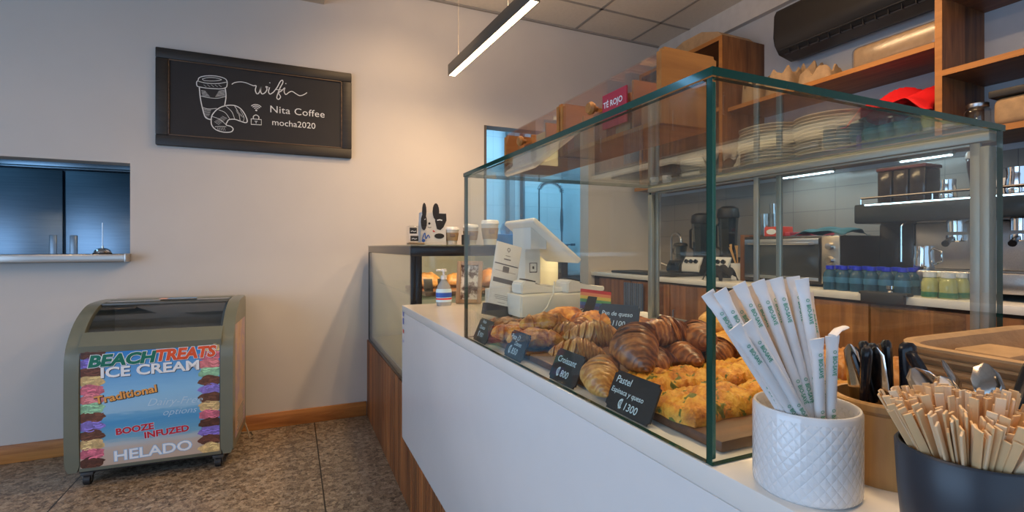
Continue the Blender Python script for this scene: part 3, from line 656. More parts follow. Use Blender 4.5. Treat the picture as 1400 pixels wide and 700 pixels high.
q.poly(f3, rr(.052, H_-.045, .02, .003), 1); q.poly(f3, rr(.052, H_-.058, .028, .004), 0)
q.build('printed_lines', [plain('print_dark', (.08, .085, .10), .5), plain('print_grey', (.35, .35, .36), .5)], t, smooth=False, norm=False)
t.location = (.668, 1.60, CT+.034); t.rotation_euler = (-.12, .24, .10)
# rainbow flag card on black clip
t = thing('rainbow_sign', 'rainbow striped card on a black clip stand behind the pastries', 'sign', (0, 0, 0))
cols = [(.55, .03, .04), (.75, .25, .12), (.70, .55, .12), (.10, .32, .15), (.05, .12, .38), (.10, .08, .25)]
q = MB()
for i in range(6): q.box(-.055, .055, -.003, .003, .058-.0105*(i+1), .058-.0105*i, 0, i)
q.build('rainbow_card', [plain('stripe_%d' % i, c_, .5) for i, c_ in enumerate(cols)], t, smooth=False)
q = MB(); q.prism([(-.05, -.022), (-.015, -.022), (.0, .035), (-.03, .035)], 'y', -.01, -.004); q.box(-.055, .0, -.03, .03, -.027, -.021, .002); q.build('clip_stand', black_matte, t)
t.location = (.945, 1.415, CT+.042); t.rotation_euler = (-.2, .14, -.1); t.scale = (1.05, 1.05, 1.05)
q = MB(); q.box(1.02, 1.20, 1.32, 1.48, CT, CT+.010, .002); o = q.build('menu_sheets', paper, loc=(1.09, 1.44, CT)); tag(o, 'white paper pad lying at the inner edge of the counter', 'paper')

# ------------------------------------------------------------------ glass pastry case
GX0, GX1, GY0, GY1, GZ1 = 0.436, 1.09, 0.417, 1.30, 1.455
g = 0.008
t = thing('pastry_display_case', 'large glass pastry case with green edges standing on the white counter', 'display case', (.76, .86, CT))
def pane(nm, x0, x1, y0, y1, z0, z1, thin):
    q = MB(); q.box(x0, x1, y0, y1, z0, z1)
    q.bm.normal_update()
    for f in q.bm.faces:
        n_ = f.normal; f.material_index = 0 if abs(n_['xyz'.index(thin)]) > .5 else 1
    return q.build(nm, [case_glass, edge_glass], t, smooth=False)
pane('front_glass', GX0, GX0+g, GY0+g+.001, GY1-g-.001, CT+.001, GZ1-.011, 'x')
pane('side_glass', GX0, GX1, GY0, GY0+g, CT+.001, GZ1-.011, 'y')
pane('side_glass', GX0, GX1-.01, GY1-g, GY1, CT+.001, GZ1-.011, 'y')
pane('top_glass', GX0-.002, GX1+.004, GY0-.002, GY1+.002, GZ1-.010, GZ1, 'z')
q = MB(); q.box(GX0+g, GX0+g+.007, GY0+g, GY0+g+.007, CT+.003, GZ1-.012, .002); q.build('corner_bead', plain('corner_silicone', (.04, .17, .12), .2), t)
q = MB()
q.box(GX1-.024, GX1, GY0+g, GY1-g, GZ1-.026, GZ1-.0115, .002); q.box(GX1-.024, GX1, GY0+g, GY1-g, CT, CT+.022, .002)
q.box(GX1-.024, GX1, GY0+g, GY0+g+.013, CT+.02, GZ1-.034, .002); q.box(GX1-.024, GX1, GY1-g-.018, GY1-g, CT+.02, GZ1-.034, .002)
q.build('rear_frame', alu, t)
for i, (a, b_) in enumerate(((GY0+.022, .89), (.82, GY1-.027))):
    xx = GX1-.020+.010*i
    q = MB()
    for yy in (a, b_-.014): q.box(xx, xx+.007, yy, yy+.014, CT+.022, GZ1-.0265, .001)
    q.box(xx, xx+.007, a+.014, b_-.014, GZ1-.031, GZ1-.0265, .001); q.box(xx, xx+.007, a+.014, b_-.014, CT+.022, CT+.03, .001)
    d = q.build('sliding_door', alu, t)
    q = MB(); q.box(xx+.002, xx+.005, a+.014, b_-.014, CT+.03, GZ1-.031); q.build('door_glass', case_glass, d, smooth=False)

# ------------------------------------------------------------------ boards in the case
def board(x0, x1, y0, y1, z0, z1, label, name='serving_board', mt_=None):
    q = MB(); q.box(x0, x1, y0, y1, z0, z1, .004); return tag(q.build(name, mt_ or board_wood, loc=((x0+x1)/2, (y0+y1)/2, z0)), label, 'board')
ZB = CT+.016
board(.472, .96, .437, .712, CT+.001, ZB, 'dark wooden board under the spinach pastries in the near corner')
board(.472, .80, .722, .965, CT+.001, ZB, 'dark wooden board under the croissants')
board(.472, .96, .975, 1.275, CT+.001, ZB, 'dark wooden board under the flat pastries at the far end')
board(.815, 1.055, .722, .965, CT+.001, ZB, 'wooden board under the cheese breads by the sliding doors')
# focaccia-like spinach pastries
spin = baked('spinach_pastry', [(.30, (.30, .07, .010)), (.44, (.66, .24, .02)), (.58, (.86, .46, .06)), (.76, (.92, .66, .22))], 42, .9, .35, spots=((.12, .15, .02), 48, .585))
def slab(Lx, Ly, H_, seed, mat, name, label, loc, rz, group):
    rnd = random.Random(seed); nx, ny = 34, 14; mb = MB(); top = []; phs = [rnd.random()*6 for _ in range(6)]
    def edge(s_): return max(0, 1-abs(2*s_-1)**7)
    for i in range(nx+1):
        row = []
        for j in range(ny+1):
            u, v_ = i/nx, j/ny; e = edge(u)*edge(v_)
            zz = H_*(.35+.65*e**.5)+.0035*math.sin(u*23+phs[0]+v_*4)*e+.003*math.sin(v_*17+phs[1]+u*9)*e+.0018*math.sin(u*61+phs[2]+v_*33)
            row.append(mb.bm.verts.new(((u-.5)*Lx+.003*math.sin(v_*9+phs[3]), (v_-.5)*Ly+.003*math.sin(u*13+phs[4]), zz)))
        top.append(row)
    for i in range(nx):
        for j in range(ny): mb.bm.faces.new([top[i][j], top[i+1][j], top[i+1][j+1], top[i][j+1]])
    ring = [top[i][0] for i in range(nx+1)]+[top[nx][j] for j in range(1, ny+1)]+[top[i][ny] for i in range(nx-1, -1, -1)]+[top[0][j] for j in range(ny-1, 0, -1)]
    low = [mb.bm.verts.new((v2.co.x*.985, v2.co.y*.985, 0)) for v2 in ring]
    for k in range(len(ring)): mb.bm.faces.new([ring[k], low[k], low[(k+1) % len(ring)], ring[(k+1) % len(ring)]])
    mb.bm.faces.new(low)
    o = mb.build(name, mat, ang=60); o.location = loc; o.rotation_euler = (0, 0, rz); return tag(o, label, 'pastry', group)
G = 'spinach pastries on the near board'
slab(.17, .088, .024, 1, spin, 'spinach_pastry', 'golden spinach pastry nearest the corner of the glass', (.552, .535, ZB), .10, G)
slab(.17, .088, .024, 2, spin, 'spinach_pastry', 'golden spinach pastry at the near edge, behind the straw cup', (.728, .525, ZB), -.05, G)
slab(.17, .088, .028, 3, spin, 'spinach_pastry', 'golden spinach pastry in the back row, next to the croissants', (.570, .630, ZB), .02, G)
slab(.17, .088, .028, 4, spin, 'spinach_pastry', 'golden spinach pastry in the back row, farther from the front glass', (.750, .630, ZB), .0, G)
# croissants
def croissant_mat(name, stops):
    m, nt, b = nodes_of(name); v_ = coords(nt); wv_ = nt.nodes.new('ShaderNodeTexWave'); wv_.bands_direction = 'X'; wv_.inputs['Scale'].default_value = 46
    wv_.inputs['Distortion'].default_value = 6.5; wv_.inputs['Detail'].default_value = 3; wv_.inputs['Detail Scale'].default_value = 1.2; lnk(nt, v_, wv_.inputs['Vector'])
    n_ = noise(nt, v_, 22, 5, .6); mx_ = nt.nodes.new('ShaderNodeMath'); mx_.operation = 'MULTIPLY_ADD'; mx_.inputs[1].default_value = .14; lnk(nt, wv_.outputs['Fac'], mx_.inputs[0])
    m2 = nt.nodes.new('ShaderNodeMath'); m2.operation = 'MULTIPLY'; m2.inputs[1].default_value = .90; lnk(nt, n_, m2.inputs[0]); lnk(nt, m2.outputs[0], mx_.inputs[2])
    lnk(nt, ramp(nt, mx_.outputs[0], stops), b.inputs['Base Color']); b.inputs['Roughness'].default_value = .32; bump(nt, b, wv_.outputs['Fac'], .35, .0010); return m
cro_d = croissant_mat('dark_croissant', [(.30, (.035, .009, .003)), (.46, (.16, .045, .010)), (.60, (.36, .125, .028)), (.76, (.62, .30, .09))])
cro_l = croissant_mat('light_croissant', [(.22, (.20, .06, .012)), (.45, (.46, .19, .045)), (.62, (.66, .36, .10)), (.80, (.82, .58, .26))])
def croissant_body(L, R, seed, curve):
    rnd_ = random.Random(seed); mb = MB(); nl, ns, rg = 72, 26, 9; rings = []
    for i in range(nl+1):
        s_ = i/nl; u = 2*s_-1; x = (s_-.5)*L; e = max(0, 1-abs(u)**1.9)**.80
        lay = (abs(u)*4.5+.5) % 1.0; st_ = .80+.24*(1-lay)**.7
        ring = []
        for k in range(ns):
            a = 2*PI*k/ns; sk = .10*math.sin(a)*R*3*(1 if u < 0 else -1); e2 = e*st_*(1+.03*math.sin(3*a+seed+i*.15))
            yy = math.cos(a)*R*e2; zz = math.sin(a)*R*.95*e2; zz = zz*.7 if zz < 0 else zz
            ring.append(mb.bm.verts.new((x+sk*(1-abs(u)), curve*u*u+yy, zz+R*.6)))
        rings.append(ring)
    for i in range(nl):
        for k in range(ns): mb.bm.faces.new([rings[i][k], rings[i][(k+1) % ns], rings[i+1][(k+1) % ns], rings[i+1][k]])
    mb.bm.faces.new(rings[0][::-1]); mb.bm.faces.new(rings[-1]); return mb
protos = []
for sd_, mt_ in ((11, cro_d), (12, cro_l), (13, cro_d)): protos.append(croissant_body(.125, .034, sd_, .018).build('croissant', mt_, ang=50))
used = set()
def croissant(kind, x, y, z, rz, tilt, sc, label, roll=0):
    o = protos[kind]
    if kind in used: o = o.copy(); C.objects.link(o)
    used.add(kind)
    o.location = (x, y, z); o.rotation_euler = (roll, tilt, rz); o.scale = (sc, sc, sc)
    return tag(o, label, 'croissant', 'croissants in the glass case')
cl = [ # kind, px, py, z of centre, rz, tilt, scale
 (1, 821, 512, 1.016, 4.00, .32, .95, 'light brown croissant standing foremost with pale tip, beside the spinach label'),
 (1, 812, 462, 1.035, 2.6, 0, 1.10, 'light brown croissant behind the foremost one, left of the dark croissants'),
 (0, 867, 476, 1.055, 4.05, .35, 1.20, 'large dark croissant on top in the middle of the pile'),
 (2, 889, 503, 1.018, 3.6, 0, 1.10, 'dark croissant at the front foot of the pile'),
 (0, 908, 460, 1.058, 2.9, 0, 1.10, 'dark croissant on top, right of the large one'),
 (2, 930, 492, 1.018, 4.2, -.1, 1.10, 'dark croissant at the foot of the pile, next to the spinach pastries'),
 (0, 950, 466, 1.050, 4.1, -.1, 1.10, 'dark croissant behind the glass corner edge'),
 (2, 976, 486, 1.020, 3.6, 0, 1.05, 'dark croissant right of the glass corner edge'),
 (2, 845, 447, 1.030, 3.2, 0, .95, 'dark croissant behind the light ones under the cheese bread label'),
 (1, 790, 482, 1.017, 2.5, 0, .95, 'light brown croissant half hidden behind the Croissant label'),
 (0, 800, 447, 1.030, 3.5, 0, .95, 'brown croissant at the left rear of the pile'),
 (1, 775, 455, 1.025, 2.2, 0, .9, 'small light croissant nearest the flat pastries'),
]
for (k, px_, py_, zc, rz, ti, sc_, lb) in cl:
    p = P(px_, py_, Z=zc+.018); croissant(k, p.x, p.y, zc, rz, ti, sc_, lb)
# flat pastries, far end
flat_m = baked('filled_pastry', [(.32, (.20, .04, .008)), (.45, (.52, .17, .02)), (.58, (.76, .36, .05)), (.76, (.88, .60, .20))], 30, .9)
flat_d = baked('browned_pastry', [(.32, (.08, .018, .006)), (.45, (.28, .08, .016)), (.58, (.50, .19, .035)), (.76, (.68, .38, .11))], 30, .9)
fp = [(.52, 1.03, .4, 0), (.52, 1.13, .5, 0), (.53, 1.22, .3, 1), (.63, 1.03, .6, 0), (.63, 1.13, .2, 0), (.64, 1.22, .5, 1), (.74, 1.04, .4, 1), (.75, 1.14, .6, 1), (.76, 1.23, .3, 1), (.86, 1.08, .4, 1), (.87, 1.20, .2, 1)]
words = ['row nearest the front glass', 'second row from the front glass', 'third row from the front glass', 'row by the sliding doors']
for i, (x, y, rz, dk) in enumerate(fp):
    mb = blob_bread(.135, .045, .030, None, 40+i, ridges=4, nl=30, ns=18, curve=.004, end=.45)
    o = mb.build('filled_pastry', flat_d if dk else flat_m); o.location = (x, y, ZB); o.rotation_euler = (0, 0, rz+2.2)
    ri = min(i//3, 3); ci = i % 3
    tag(o, 'flaky flat pastry, '+words[ri]+', '+('nearest the croissants' if ci == 0 else ('middle of its row' if ci == 1 and ri < 3 else 'farthest from the croissants')), 'pastry', 'flat pastries at the far end')
for i, (x, y, rz) in enumerate(((.57, 1.08, .9), (.68, 1.17, 1.4), (.70, 1.06, .2))):
    mb = blob_bread(.125, .04, .028, None, 70+i, ridges=4, nl=30, ns=18, end=.45)
    o = mb.build('filled_pastry', flat_m); o.location = (x, y, ZB+.030); o.rotation_euler = (0, .05, rz+2.0)
    tag(o, 'flaky pastry stacked on the others, '+['toward the front glass', 'toward the far glass', 'toward the croissants'][i], 'pastry', 'flat pastries at the far end')
# cheese breads
chm = baked('cheese_bread', [(.28, (.45, .16, .02)), (.48, (.72, .36, .06)), (.66, (.85, .55, .16)), (.82, (.90, .72, .38))], 22, .5)
for i, (x, y) in enumerate(((.86, .78), (.97, .79), (.86, .88), (.97, .89), (.91, .835))):
    mb = blob_bread(.12, .045, .035, None, 90+i, end=.4); o = mb.build('cheese_bread', chm); o.location = (x, y, ZB+(.036 if i == 4 else 0)); o.rotation_euler = (0, 0, i*.6)
    tag(o, 'yellow cheese bread '+['at the near left of its board', 'at the near right of its board', 'at the far left of its board', 'at the far right of its board', 'lying on top of the other four'][i], 'bread', 'cheese breads by the sliding doors')
for i in range(3):
    slab(.15, .075, .045, 120+i, baked('golden_loaf', [(.3, (.32, .09, .012)), (.5, (.58, .22, .035)), (.7, (.74, .38, .08))], 18), 'golden_loaf', ['golden loaf nearest the side glass by the doors', 'golden loaf in the middle of three by the doors', 'golden loaf next to the cheese breads'][i], (.90+.0*i, .475+.085*i, ZB+.0), .1, 'golden loaves by the sliding doors')

# ------------------------------------------------------------------ chalk price labels
slate = plain('slate_label', (.018, .020, .024), .45, var=.2, scale=20)
def colon(mb, fr_, x, y, s_):
    mb.ribbon(fr_, circ(x+s_*.45, y+s_*.5, s_*.36, 12, s_*.48, PI*.28, PI*1.72), s_*.16); mb.ribbon(fr_, [(x+s_*.28, y-s_*.12), (x+s_*.44, y+s_*1.12)], s_*.1); mb.ribbon(fr_, [(x+s_*.48, y-s_*.12), (x+s_*.64, y+s_*1.12)], s_*.1)
def price(lines, W_, H_, loc, rot, label, lift=0.0):
    t = thing('price_label', label, 'price label', (0, 0, 0), 'chalk price labels')
    q = MB(); q.box(-W_/2, W_/2, -.0015, .0015, 0, H_, 0)
    es = [e for e in q.bm.edges if abs((e.verts[0].co-e.verts[1].co).y) > .002]
    bmesh.ops.bevel(q.bm, geom=es, offset=.005, segments=3, affect='EDGES'); q.build('slate', slate, t)
    q = MB(); f_ = F((0, -.0017, 0), (1, 0, 0), (0, 0, 1))
    for (tx, x, z, s_, col_) in lines:
        if col_: colon(q, f_, x, z, s_*.8); x += s_*.78
        text_into(q, tx, s_, (Vector((x, -.0017, z)), Vector((1, 0, 0)), Vector((0, 0, 1))), off=.0001, shear=.15)
    q.build('chalk_writing', plain('chalk_blue_white', (.62, .78, .85), .8), t, smooth=False, norm=False)
    q = MB(); q.box(-W_*.22, W_*.22, .0015, .022, 0, .003, .001); q.box(-W_*.22, W_*.22, .0015, .004, 0, .018, .001); q.build('foot', black_matte, t)
    if lift:
        for ch in t.children:
            if ch.name.split('.')[0] != 'foot': ch.location.z = lift
        q = MB(); q.box(-.006, .006, .0015, .004, 0, lift+.02, .001); q.build('stem', black_matte, t)
    t.location = loc; t.rotation_euler = rot; return t
R90 = -PI/2
price([('Pastel', -.044, .042, .0155, 0), ('Espinaca y queso', -.048, .0265, .0112, 0), ('1300', -.022, .007, .0160, 1)], .104, .060, (.4475, .592, CT+.0015+.0), (-.42, 0, R90), 'near slate label reading Pastel Espinaca y queso 1300')
price([('Croissant', -.036, .036, .0165, 0), ('800', -.025, .011, .018, 1)], .094, .060, (.4475, .782, CT+.0015), (-.42, 0, R90), 'slate label reading Croissant 800')
price([('Pate D', -.040, .042, .0165, 0), ('Danes', -.012, .030, .014, 0), ('850', -.030, .010, .020, 1)], .094, .062, (.4475, 1.000, CT+.0015), (-.42, 0, R90), 'slate label with price 850 before the flat pastries')
price([('Pollo', -.022, .050, .012, 0), ('Queso', -.030, .034, .014, 0), ('950', -.024, .014, .016, 1)], .094, .062, (.4475, 1.212, CT+.0015), (-.42, 0, R90), 'farthest slate label at the end of the case')
price([('Pan de queso', -.046, .034, .0155, 0), ('1100', -.030, .010, .018, 1)], .108, .062, (.715, .985, CT+.0175), (-.25, 0, -1.1), 'slate label reading Pan de queso behind the croissants', lift=.032)

# ------------------------------------------------------------------ tea boxes on the glass top
def tea_box(y0, y1, label, near):
    t = thing('tea_box', label, 'tea box', (.61, (y0+y1)/2, GZ1), 'tea boxes on the glass case'); X0, X1 = .555, .675; Z0 = GZ1; Hb = .122 if near else .118
    tw = wood('tea_box_wood', (.30, .10, .016), (.48, .19, .035), 'x', 7)
    q = MB(); q.box(X0, X1, y0+.013, y1-.0015, Z0, Z0+.008, .001); q.build('base', tw, t)
    for yy, hh, x1_ in ((y0, Hb+.004, X1), (y1-.012, Hb-.004, X1)):
        q = MB(); q.box(X0-.001, x1_, yy, yy+.012, Z0, Z0+hh)
        es = [e for e in q.bm.edges if abs((e.verts[0].co-e.verts[1].co).y) > .005 and e.verts[0].co.z > Z0+.05]
        bmesh.ops.bevel(q.bm, geom=es, offset=.006, segments=3, affect='EDGES'); q.build('end_panel', tw, t)
    n_ = 3
    for k in range(1, n_+1):
        yy = y0+(y1-y0)*k/(n_+1); q = MB(); hh = .075+.012*((n_-k) % 3); q.box(X0+.006, X1-.006, yy-.003, yy+.003, Z0+.008, Z0+.008+hh-.01, .001); q.build('divider', tw, t)
    for k in range(n_+1):
        yy = y0+.016+(y1-y0-.03)*(k+.05)/(n_+1); q = MB(); q.box(X0+.010, X1-.02, yy, yy+.045, Z0+.0085, Z0+.055+.012*((k*2) % 3), .001)
        q.build('tea_packets', plain('tea_packet_%d' % (k % 3), [(.50, .22, .07), (.62, .36, .12), (.45, .16, .06)][k % 3], .6), t)
    q = MB(); q.box(X0, X0+.003, y0+.013, y1-.013, Z0+.008, Z0+Hb-.006); q.box(X0, X1, y0+.013, y1-.013, Z0+Hb-.006, Z0+Hb-.003); q.box(X1-.003, X1, y0+.013, y1-.013, Z0+.008, Z0+Hb-.006)
    q.build('acrylic_cover', acrylic, t, smooth=False)
    yk = y0+(y1-y0)*.56
    q = MB(); q.lathe([(0, 0), (.005, 0), (.005, .006), (.011, .010), (.013, .016), (.010, .022), (0, .024)])
    for v_ in q.bm.verts: v_.co = Vector((X0-v_.co.z, yk+v_.co.x, Z0+.070+v_.co.y))
    q.build('knob', wood('knob_wood', (.30, .11, .02), (.55, .26, .07), 'x'), t)
    return t
tb = tea_box(.637, .972, 'near wooden tea box with clear cover and a red label', True)
tea_box(.976, 1.292, 'far wooden tea box with clear cover', False)
q = MB(); q.box(.550, .5535, .725, .800, GZ1+.022, GZ1+.088, .0005); lab = q.build('red_label', plain('label_red', (.42, .025, .05), .4), tb, smooth=False)
q = MB(); text_into(q, 'TÉ ROJO', .0155, (Vector((.5497, .795, GZ1+.062)), Vector((0, -1, 0)), Vector((0, 0, 1))), off=.0003); q.build('label_lettering', paper, lab, smooth=False, norm=False)

# ------------------------------------------------------------------ ice cream chest freezer
t = thing('ice_cream_freezer', 'grey green ice cream chest freezer with beach poster front on castors', 'freezer', (0, 0, 0))
FW = .76; body_m = plain('freezer_sage', (.155, .165, .125), .28, var=.03, coat=.2)
prof = [(0.0, .085), (-.012, .25), (-.012, .60), (.0, .70), (.03, .765), (.10, .845), (.20, .905), (.30, .93), (.50, .935), (.50, .085)]
prof_s = []
sm = smoothc(prof[:-1], 3); prof_s = [tuple(p) for p in sm]+[(.50, .085)]
for sgn, (xa, xb) in ((-1, (-FW/2, -FW/2+.062)), (1, (FW/2-.062, FW/2))):
    q = MB(); q.prism(prof_s, 'x', xa, xb); 
    bmesh.ops.bevel(q.bm, geom=[e for e in q.bm.edges if abs(e.verts[0].co.x-e.verts[1].co.x) < 1e-5], offset=.012, segments=3, affect='EDGES')
    q.build('side_shell', body_m, t)
q = MB(); q.box(-FW/2+.058, FW/2-.058, .0, .03, .085, .74, .004); q.build('front_panel', body_m, t)
q = MB(); 
q.prism([(.03-.012, .735), (-.004, .70), (-.008, .735), (.026, .775), (.05, .80), (.06, .79)], 'x', -FW/2+.058, FW/2-.058); q.build('front_lip', body_m, t)
q = MB(); q.box(-FW/2+.058, FW/2-.058, .40, .50, .90, .936, .006); q.box(-FW/2+.058, FW/2-.058, .47, .50, .085, .93, .004); q.build('rear_lip', body_m, t)
q = MB(); q.box(-FW/2+.05, FW/2-.05, .02, .49, .07, .10, .005); q.build('bottom_tray', black_matte, t)
lin = plain('freezer_liner', (.55, .56, .55), .4)
q = MB(); q.box(-FW/2+.06, FW/2-.06, .04, .47, .30, .31); q.box(-FW/2+.06, FW/2-.06, .031, .04, .30, .78); q.box(-FW/2+.06, FW/2-.06, .46, .468, .30, .90); q.build('liner', lin, t, smooth=False)
tubs = [(.5, .25, .1), (.6, .45, .4), (.25, .12, .08), (.4, .5, .35)]
for k in range(4):
    q = MB(); xc = -.24+.16*k; q.box(xc-.07, xc+.07, .08, .42, .311, .60+.01*k, .01); q.build('ice_cream_tub', plain('tub_%d' % k, tubs[k], .4), t)
gl_p = [(.045, .795), (.10, .845), (.16, .88), (.22, .906)]
def curved_sheet(ya, yb, x0, x1, th=.004, lift=.0):
    pts = [Vector((y_, z_)) for (y_, z_) in sm if ya <= y_ <= yb and z_ > .7]
    mb = MB(); rows = []
    for p_ in pts: rows.append((mb.bm.verts.new((x0, p_.x, p_.y+lift)), mb.bm.verts.new((x1, p_.x, p_.y+lift)), mb.bm.verts.new((x1, p_.x, p_.y+lift-th)), mb.bm.verts.new((x0, p_.x, p_.y+lift-th))))
    for a, b2 in zip(rows, rows[1:]):
        for i in range(4): mb.bm.faces.new([a[i], a[(i+1) % 4], b2[(i+1) % 4], b2[i]])
    mb.bm.faces.new(rows[0]); mb.bm.faces.new(rows[-1][::-1]); return mb
smoked = glass('freezer_glass', (.62, .64, .64), .10)
curved_sheet(.035, .30, -FW/2+.075, FW/2-.075, .005, -.006).build('front_lid_glass', smoked, t, ang=60)
curved_sheet(.27, .42, -FW/2+.07, FW/2-.07, .005, .002).build('rear_lid_glass', smoked, t, ang=60)
q = MB(); q.box(-FW/2+.064, FW/2-.064, .262, .276, .914, .930, .003); q.build('lid_rail', plain('rail_grey', (.10, .10, .09), .4), t)
q = MB(); q.box(-.02, .13, .33, .375, .9395, .941); q.box(-.06, -.02, .325, .38, .9395, .941, 0, 1); q.build('lid_sticker', [plain('sticker_blue', (.12, .32, .62), .4), plain('sticker_pink', (.75, .35, .25), .4)], t, smooth=False)
# poster
px0, px1, pz0, pz1 = -FW/2+.066, FW/2-.066, .105, .715; PW = px1-px0; PH = pz1-pz0; PY = -.004
m, nt, b = nodes_of('beach_poster'); tc = nt.nodes.new('ShaderNodeTexCoord'); sp = nt.nodes.new('ShaderNodeSeparateXYZ'); lnk(nt, tc.outputs['Object'], sp.inputs[0])
nn = noise(nt, coords(nt, (2, 1, 14)), 5, 6); ad = nt.nodes.new('ShaderNodeMath'); ad.operation = 'MULTIPLY_ADD'; ad.inputs[1].default_value = .05; lnk(nt, nn, ad.inputs[0]); lnk(nt, sp.outputs[2], ad.inputs[2])
mr = nt.nodes.new('ShaderNodeMapRange'); mr.inputs['From Min'].default_value = pz0; mr.inputs['From Max'].default_value = pz1+.03; lnk(nt, ad.outputs[0], mr.inputs['Value'])
colr = ramp(nt, mr.outputs[0], [(0, (.50, .38, .30)), (.16, (.52, .43, .37)), (.21, (.42, .48, .52)), (.25, (.16, .38, .55)), (.38, (.07, .30, .58)), (.45, (.16, .40, .64)), (.47, (.30, .52, .72)), (.62, (.25, .52, .78)), (1, (.0, .20, .62))])
lnk(nt, colr, b.inputs['Base Color']); b.inputs['Roughness'].default_value = .35
q = MB(); q.box(px0, px1, PY, .001, pz0, pz1, 0); pst = q.build('poster', m, t, smooth=False)
fp_ = F((px0, PY-.0002, pz0), (1, 0, 0), (0, 0, 1))
sc_cols = [(.10, .035, .02), (.22, .16, .55), (.14, .05, .03), (.70, .50, .22), (.62, .16, .22), (.70, .22, .24), (.30, .58, .36), (.16, .06, .035), (.26, .20, .62), (.14, .055, .03), (.68, .48, .22), (.60, .15, .22)]
q = MB(); rnd = random.Random(4)
for side in (0, 1):
    n_ = 13
    for k in range(n_):
        zc = PH-(k+.5)*PH/n_; ci = (k+side*3) % 12; 
        cx = (.045 if side == 0 else PW-.045)
        pts = []
        for j in range(26):
            a = 2*PI*j/26; rx = .058*(1+.10*math.sin(5*a+k)+.05*math.sin(11*a+k*2)); rz = PH/n_*.66*(1+.14*math.sin(4*a+k*1.7))
            x_ = cx+rx*math.cos(a); z_ = zc+rz*math.sin(a); pts.append((min(max(x_, .0005), PW-.0005), min(max(z_, .0005), PH-.0005)))
        q.poly(fp_, pts, ci, .0002+.00004*k)
        for w2 in range(5):
            za = zc+rnd.uniform(-.5, .5)*PH/n_; xa = cx+rnd.uniform(-.04, .02); q.ribbon(fp_, [(min(max(xa+d*.012, .001), PW-.001), min(max(za+.003*math.sin(d*2+k), .001), PH-.001)) for d in range(4)], .004, 12+ci, .0009)
q.build('ice_cream_scoops_print', [baked('scoop_%d' % i, [(.35, shade(c_, .6)), (.55, c_), (.75, shade(c_, 1.5))], 40, 0, .4) for i, c_ in enumerate(sc_cols)]+[plain('scoop_light_%d' % i, shade(c_, 1.6), .4) for i, c_ in enumerate(sc_cols)], pst, smooth=False, norm=False)
def pf(x, z, ang=0.0): a = math.radians(ang); return (Vector((px0+x, PY-.0002, pz0+z)), Vector((math.cos(a), 0, math.sin(a))), Vector((-math.sin(a), 0, math.cos(a))))
wt = plain('print_white', (.82, .84, .86), .4); grn = plain('print_green', (.005, .16, .10), .4); rdo = plain('print_orange_red', (.72, .09, .02), .4); drk = plain('print_black', (.02, .02, .03), .4); orr = plain('print_orange', (.80, .36, .08), .4); crm = plain('print_crimson', (.50, .01, .03), .4)
pbl = plain('print_pale_blue', (.30, .55, .85), .4); pww = plain('print_soft_white', (.50, .66, .80), .4)
K = .082
q = MB()
for (tx, x, z, col_, k1) in (('BEACH', .030, PH-.088, 0, 1.1), ('TREATS', .322, PH-.079, 1, .98)):
    text_into(q, tx, K, pf(x+.004, z-.004, 1.2), 3, off=.004, lift=.0012, shear=.2, sx=k1*1.02); text_into(q, tx, K, pf(x, z, 1.2), 2, off=.0068, lift=.0016, shear=.2, sx=k1*1.02); text_into(q, tx, K, pf(x, z, 1.2), col_, off=.0040, lift=.0021, shear=.2, sx=k1*1.02)
q.build('beach_treats_lettering', [grn, rdo, wt, drk], pst, smooth=False, norm=False)
q = MB(); text_into(q, 'ICE CREAM', .074, pf(.082+.003, PH-.151, .8), 1, off=.002, lift=.0012, sx=1.22); text_into(q, 'ICE CREAM', .074, pf(.082, PH-.148, .8), 0, off=.0022, lift=.0016, sx=1.22); q.build('ice_cream_lettering', [wt, drk], pst, smooth=False, norm=False)
q = MB(); text_into(q, 'Traditional', .056, pf(.064, PH-.285, 8), 1, off=.0035, lift=.0012, sx=1.12); text_into(q, 'Traditional', .056, pf(.062, PH-.283, 8), 0, off=.0015, lift=.0016, sx=1.12); q.build('traditional_lettering', [orr, drk], pst, smooth=False, norm=False)
q = MB(); text_into(q, 'Dairy-Free', .056, pf(.285, PH-.318, -2), 0, off=-.0006, lift=.0012, shear=.35, sx=1.05); text_into(q, 'options', .050, pf(.355, PH-.378, 0), 0, off=-.0006, lift=.0012, shear=.35, sx=1.05); q.build('dairy_free_lettering', pww, pst, smooth=False, norm=False)
q = MB()
for tx, x, z, a_ in (('BOOZE', .150, PH-.455, 4), ('INFUZED', .275, PH-.490, 4)):
    text_into(q, tx, .046, pf(x, z, a_), 1, off=.0035, lift=.0012, sx=1.10); text_into(q, tx, .046, pf(x, z, a_), 0, off=.0018, lift=.0016, sx=1.10)
q.build('booze_infuzed_lettering', [crm, pww], pst, smooth=False, norm=False)
q = MB(); text_into(q, 'HELADO', .074, pf(.140, PH-.592, 2), 1, off=.0035, lift=.0012, sx=1.22); text_into(q, 'HELADO', .074, pf(.140, PH-.592, 2), 0, off=.0010, lift=.0016, sx=1.22); q.build('helado_lettering', [wt, pbl], pst, smooth=False, norm=False)
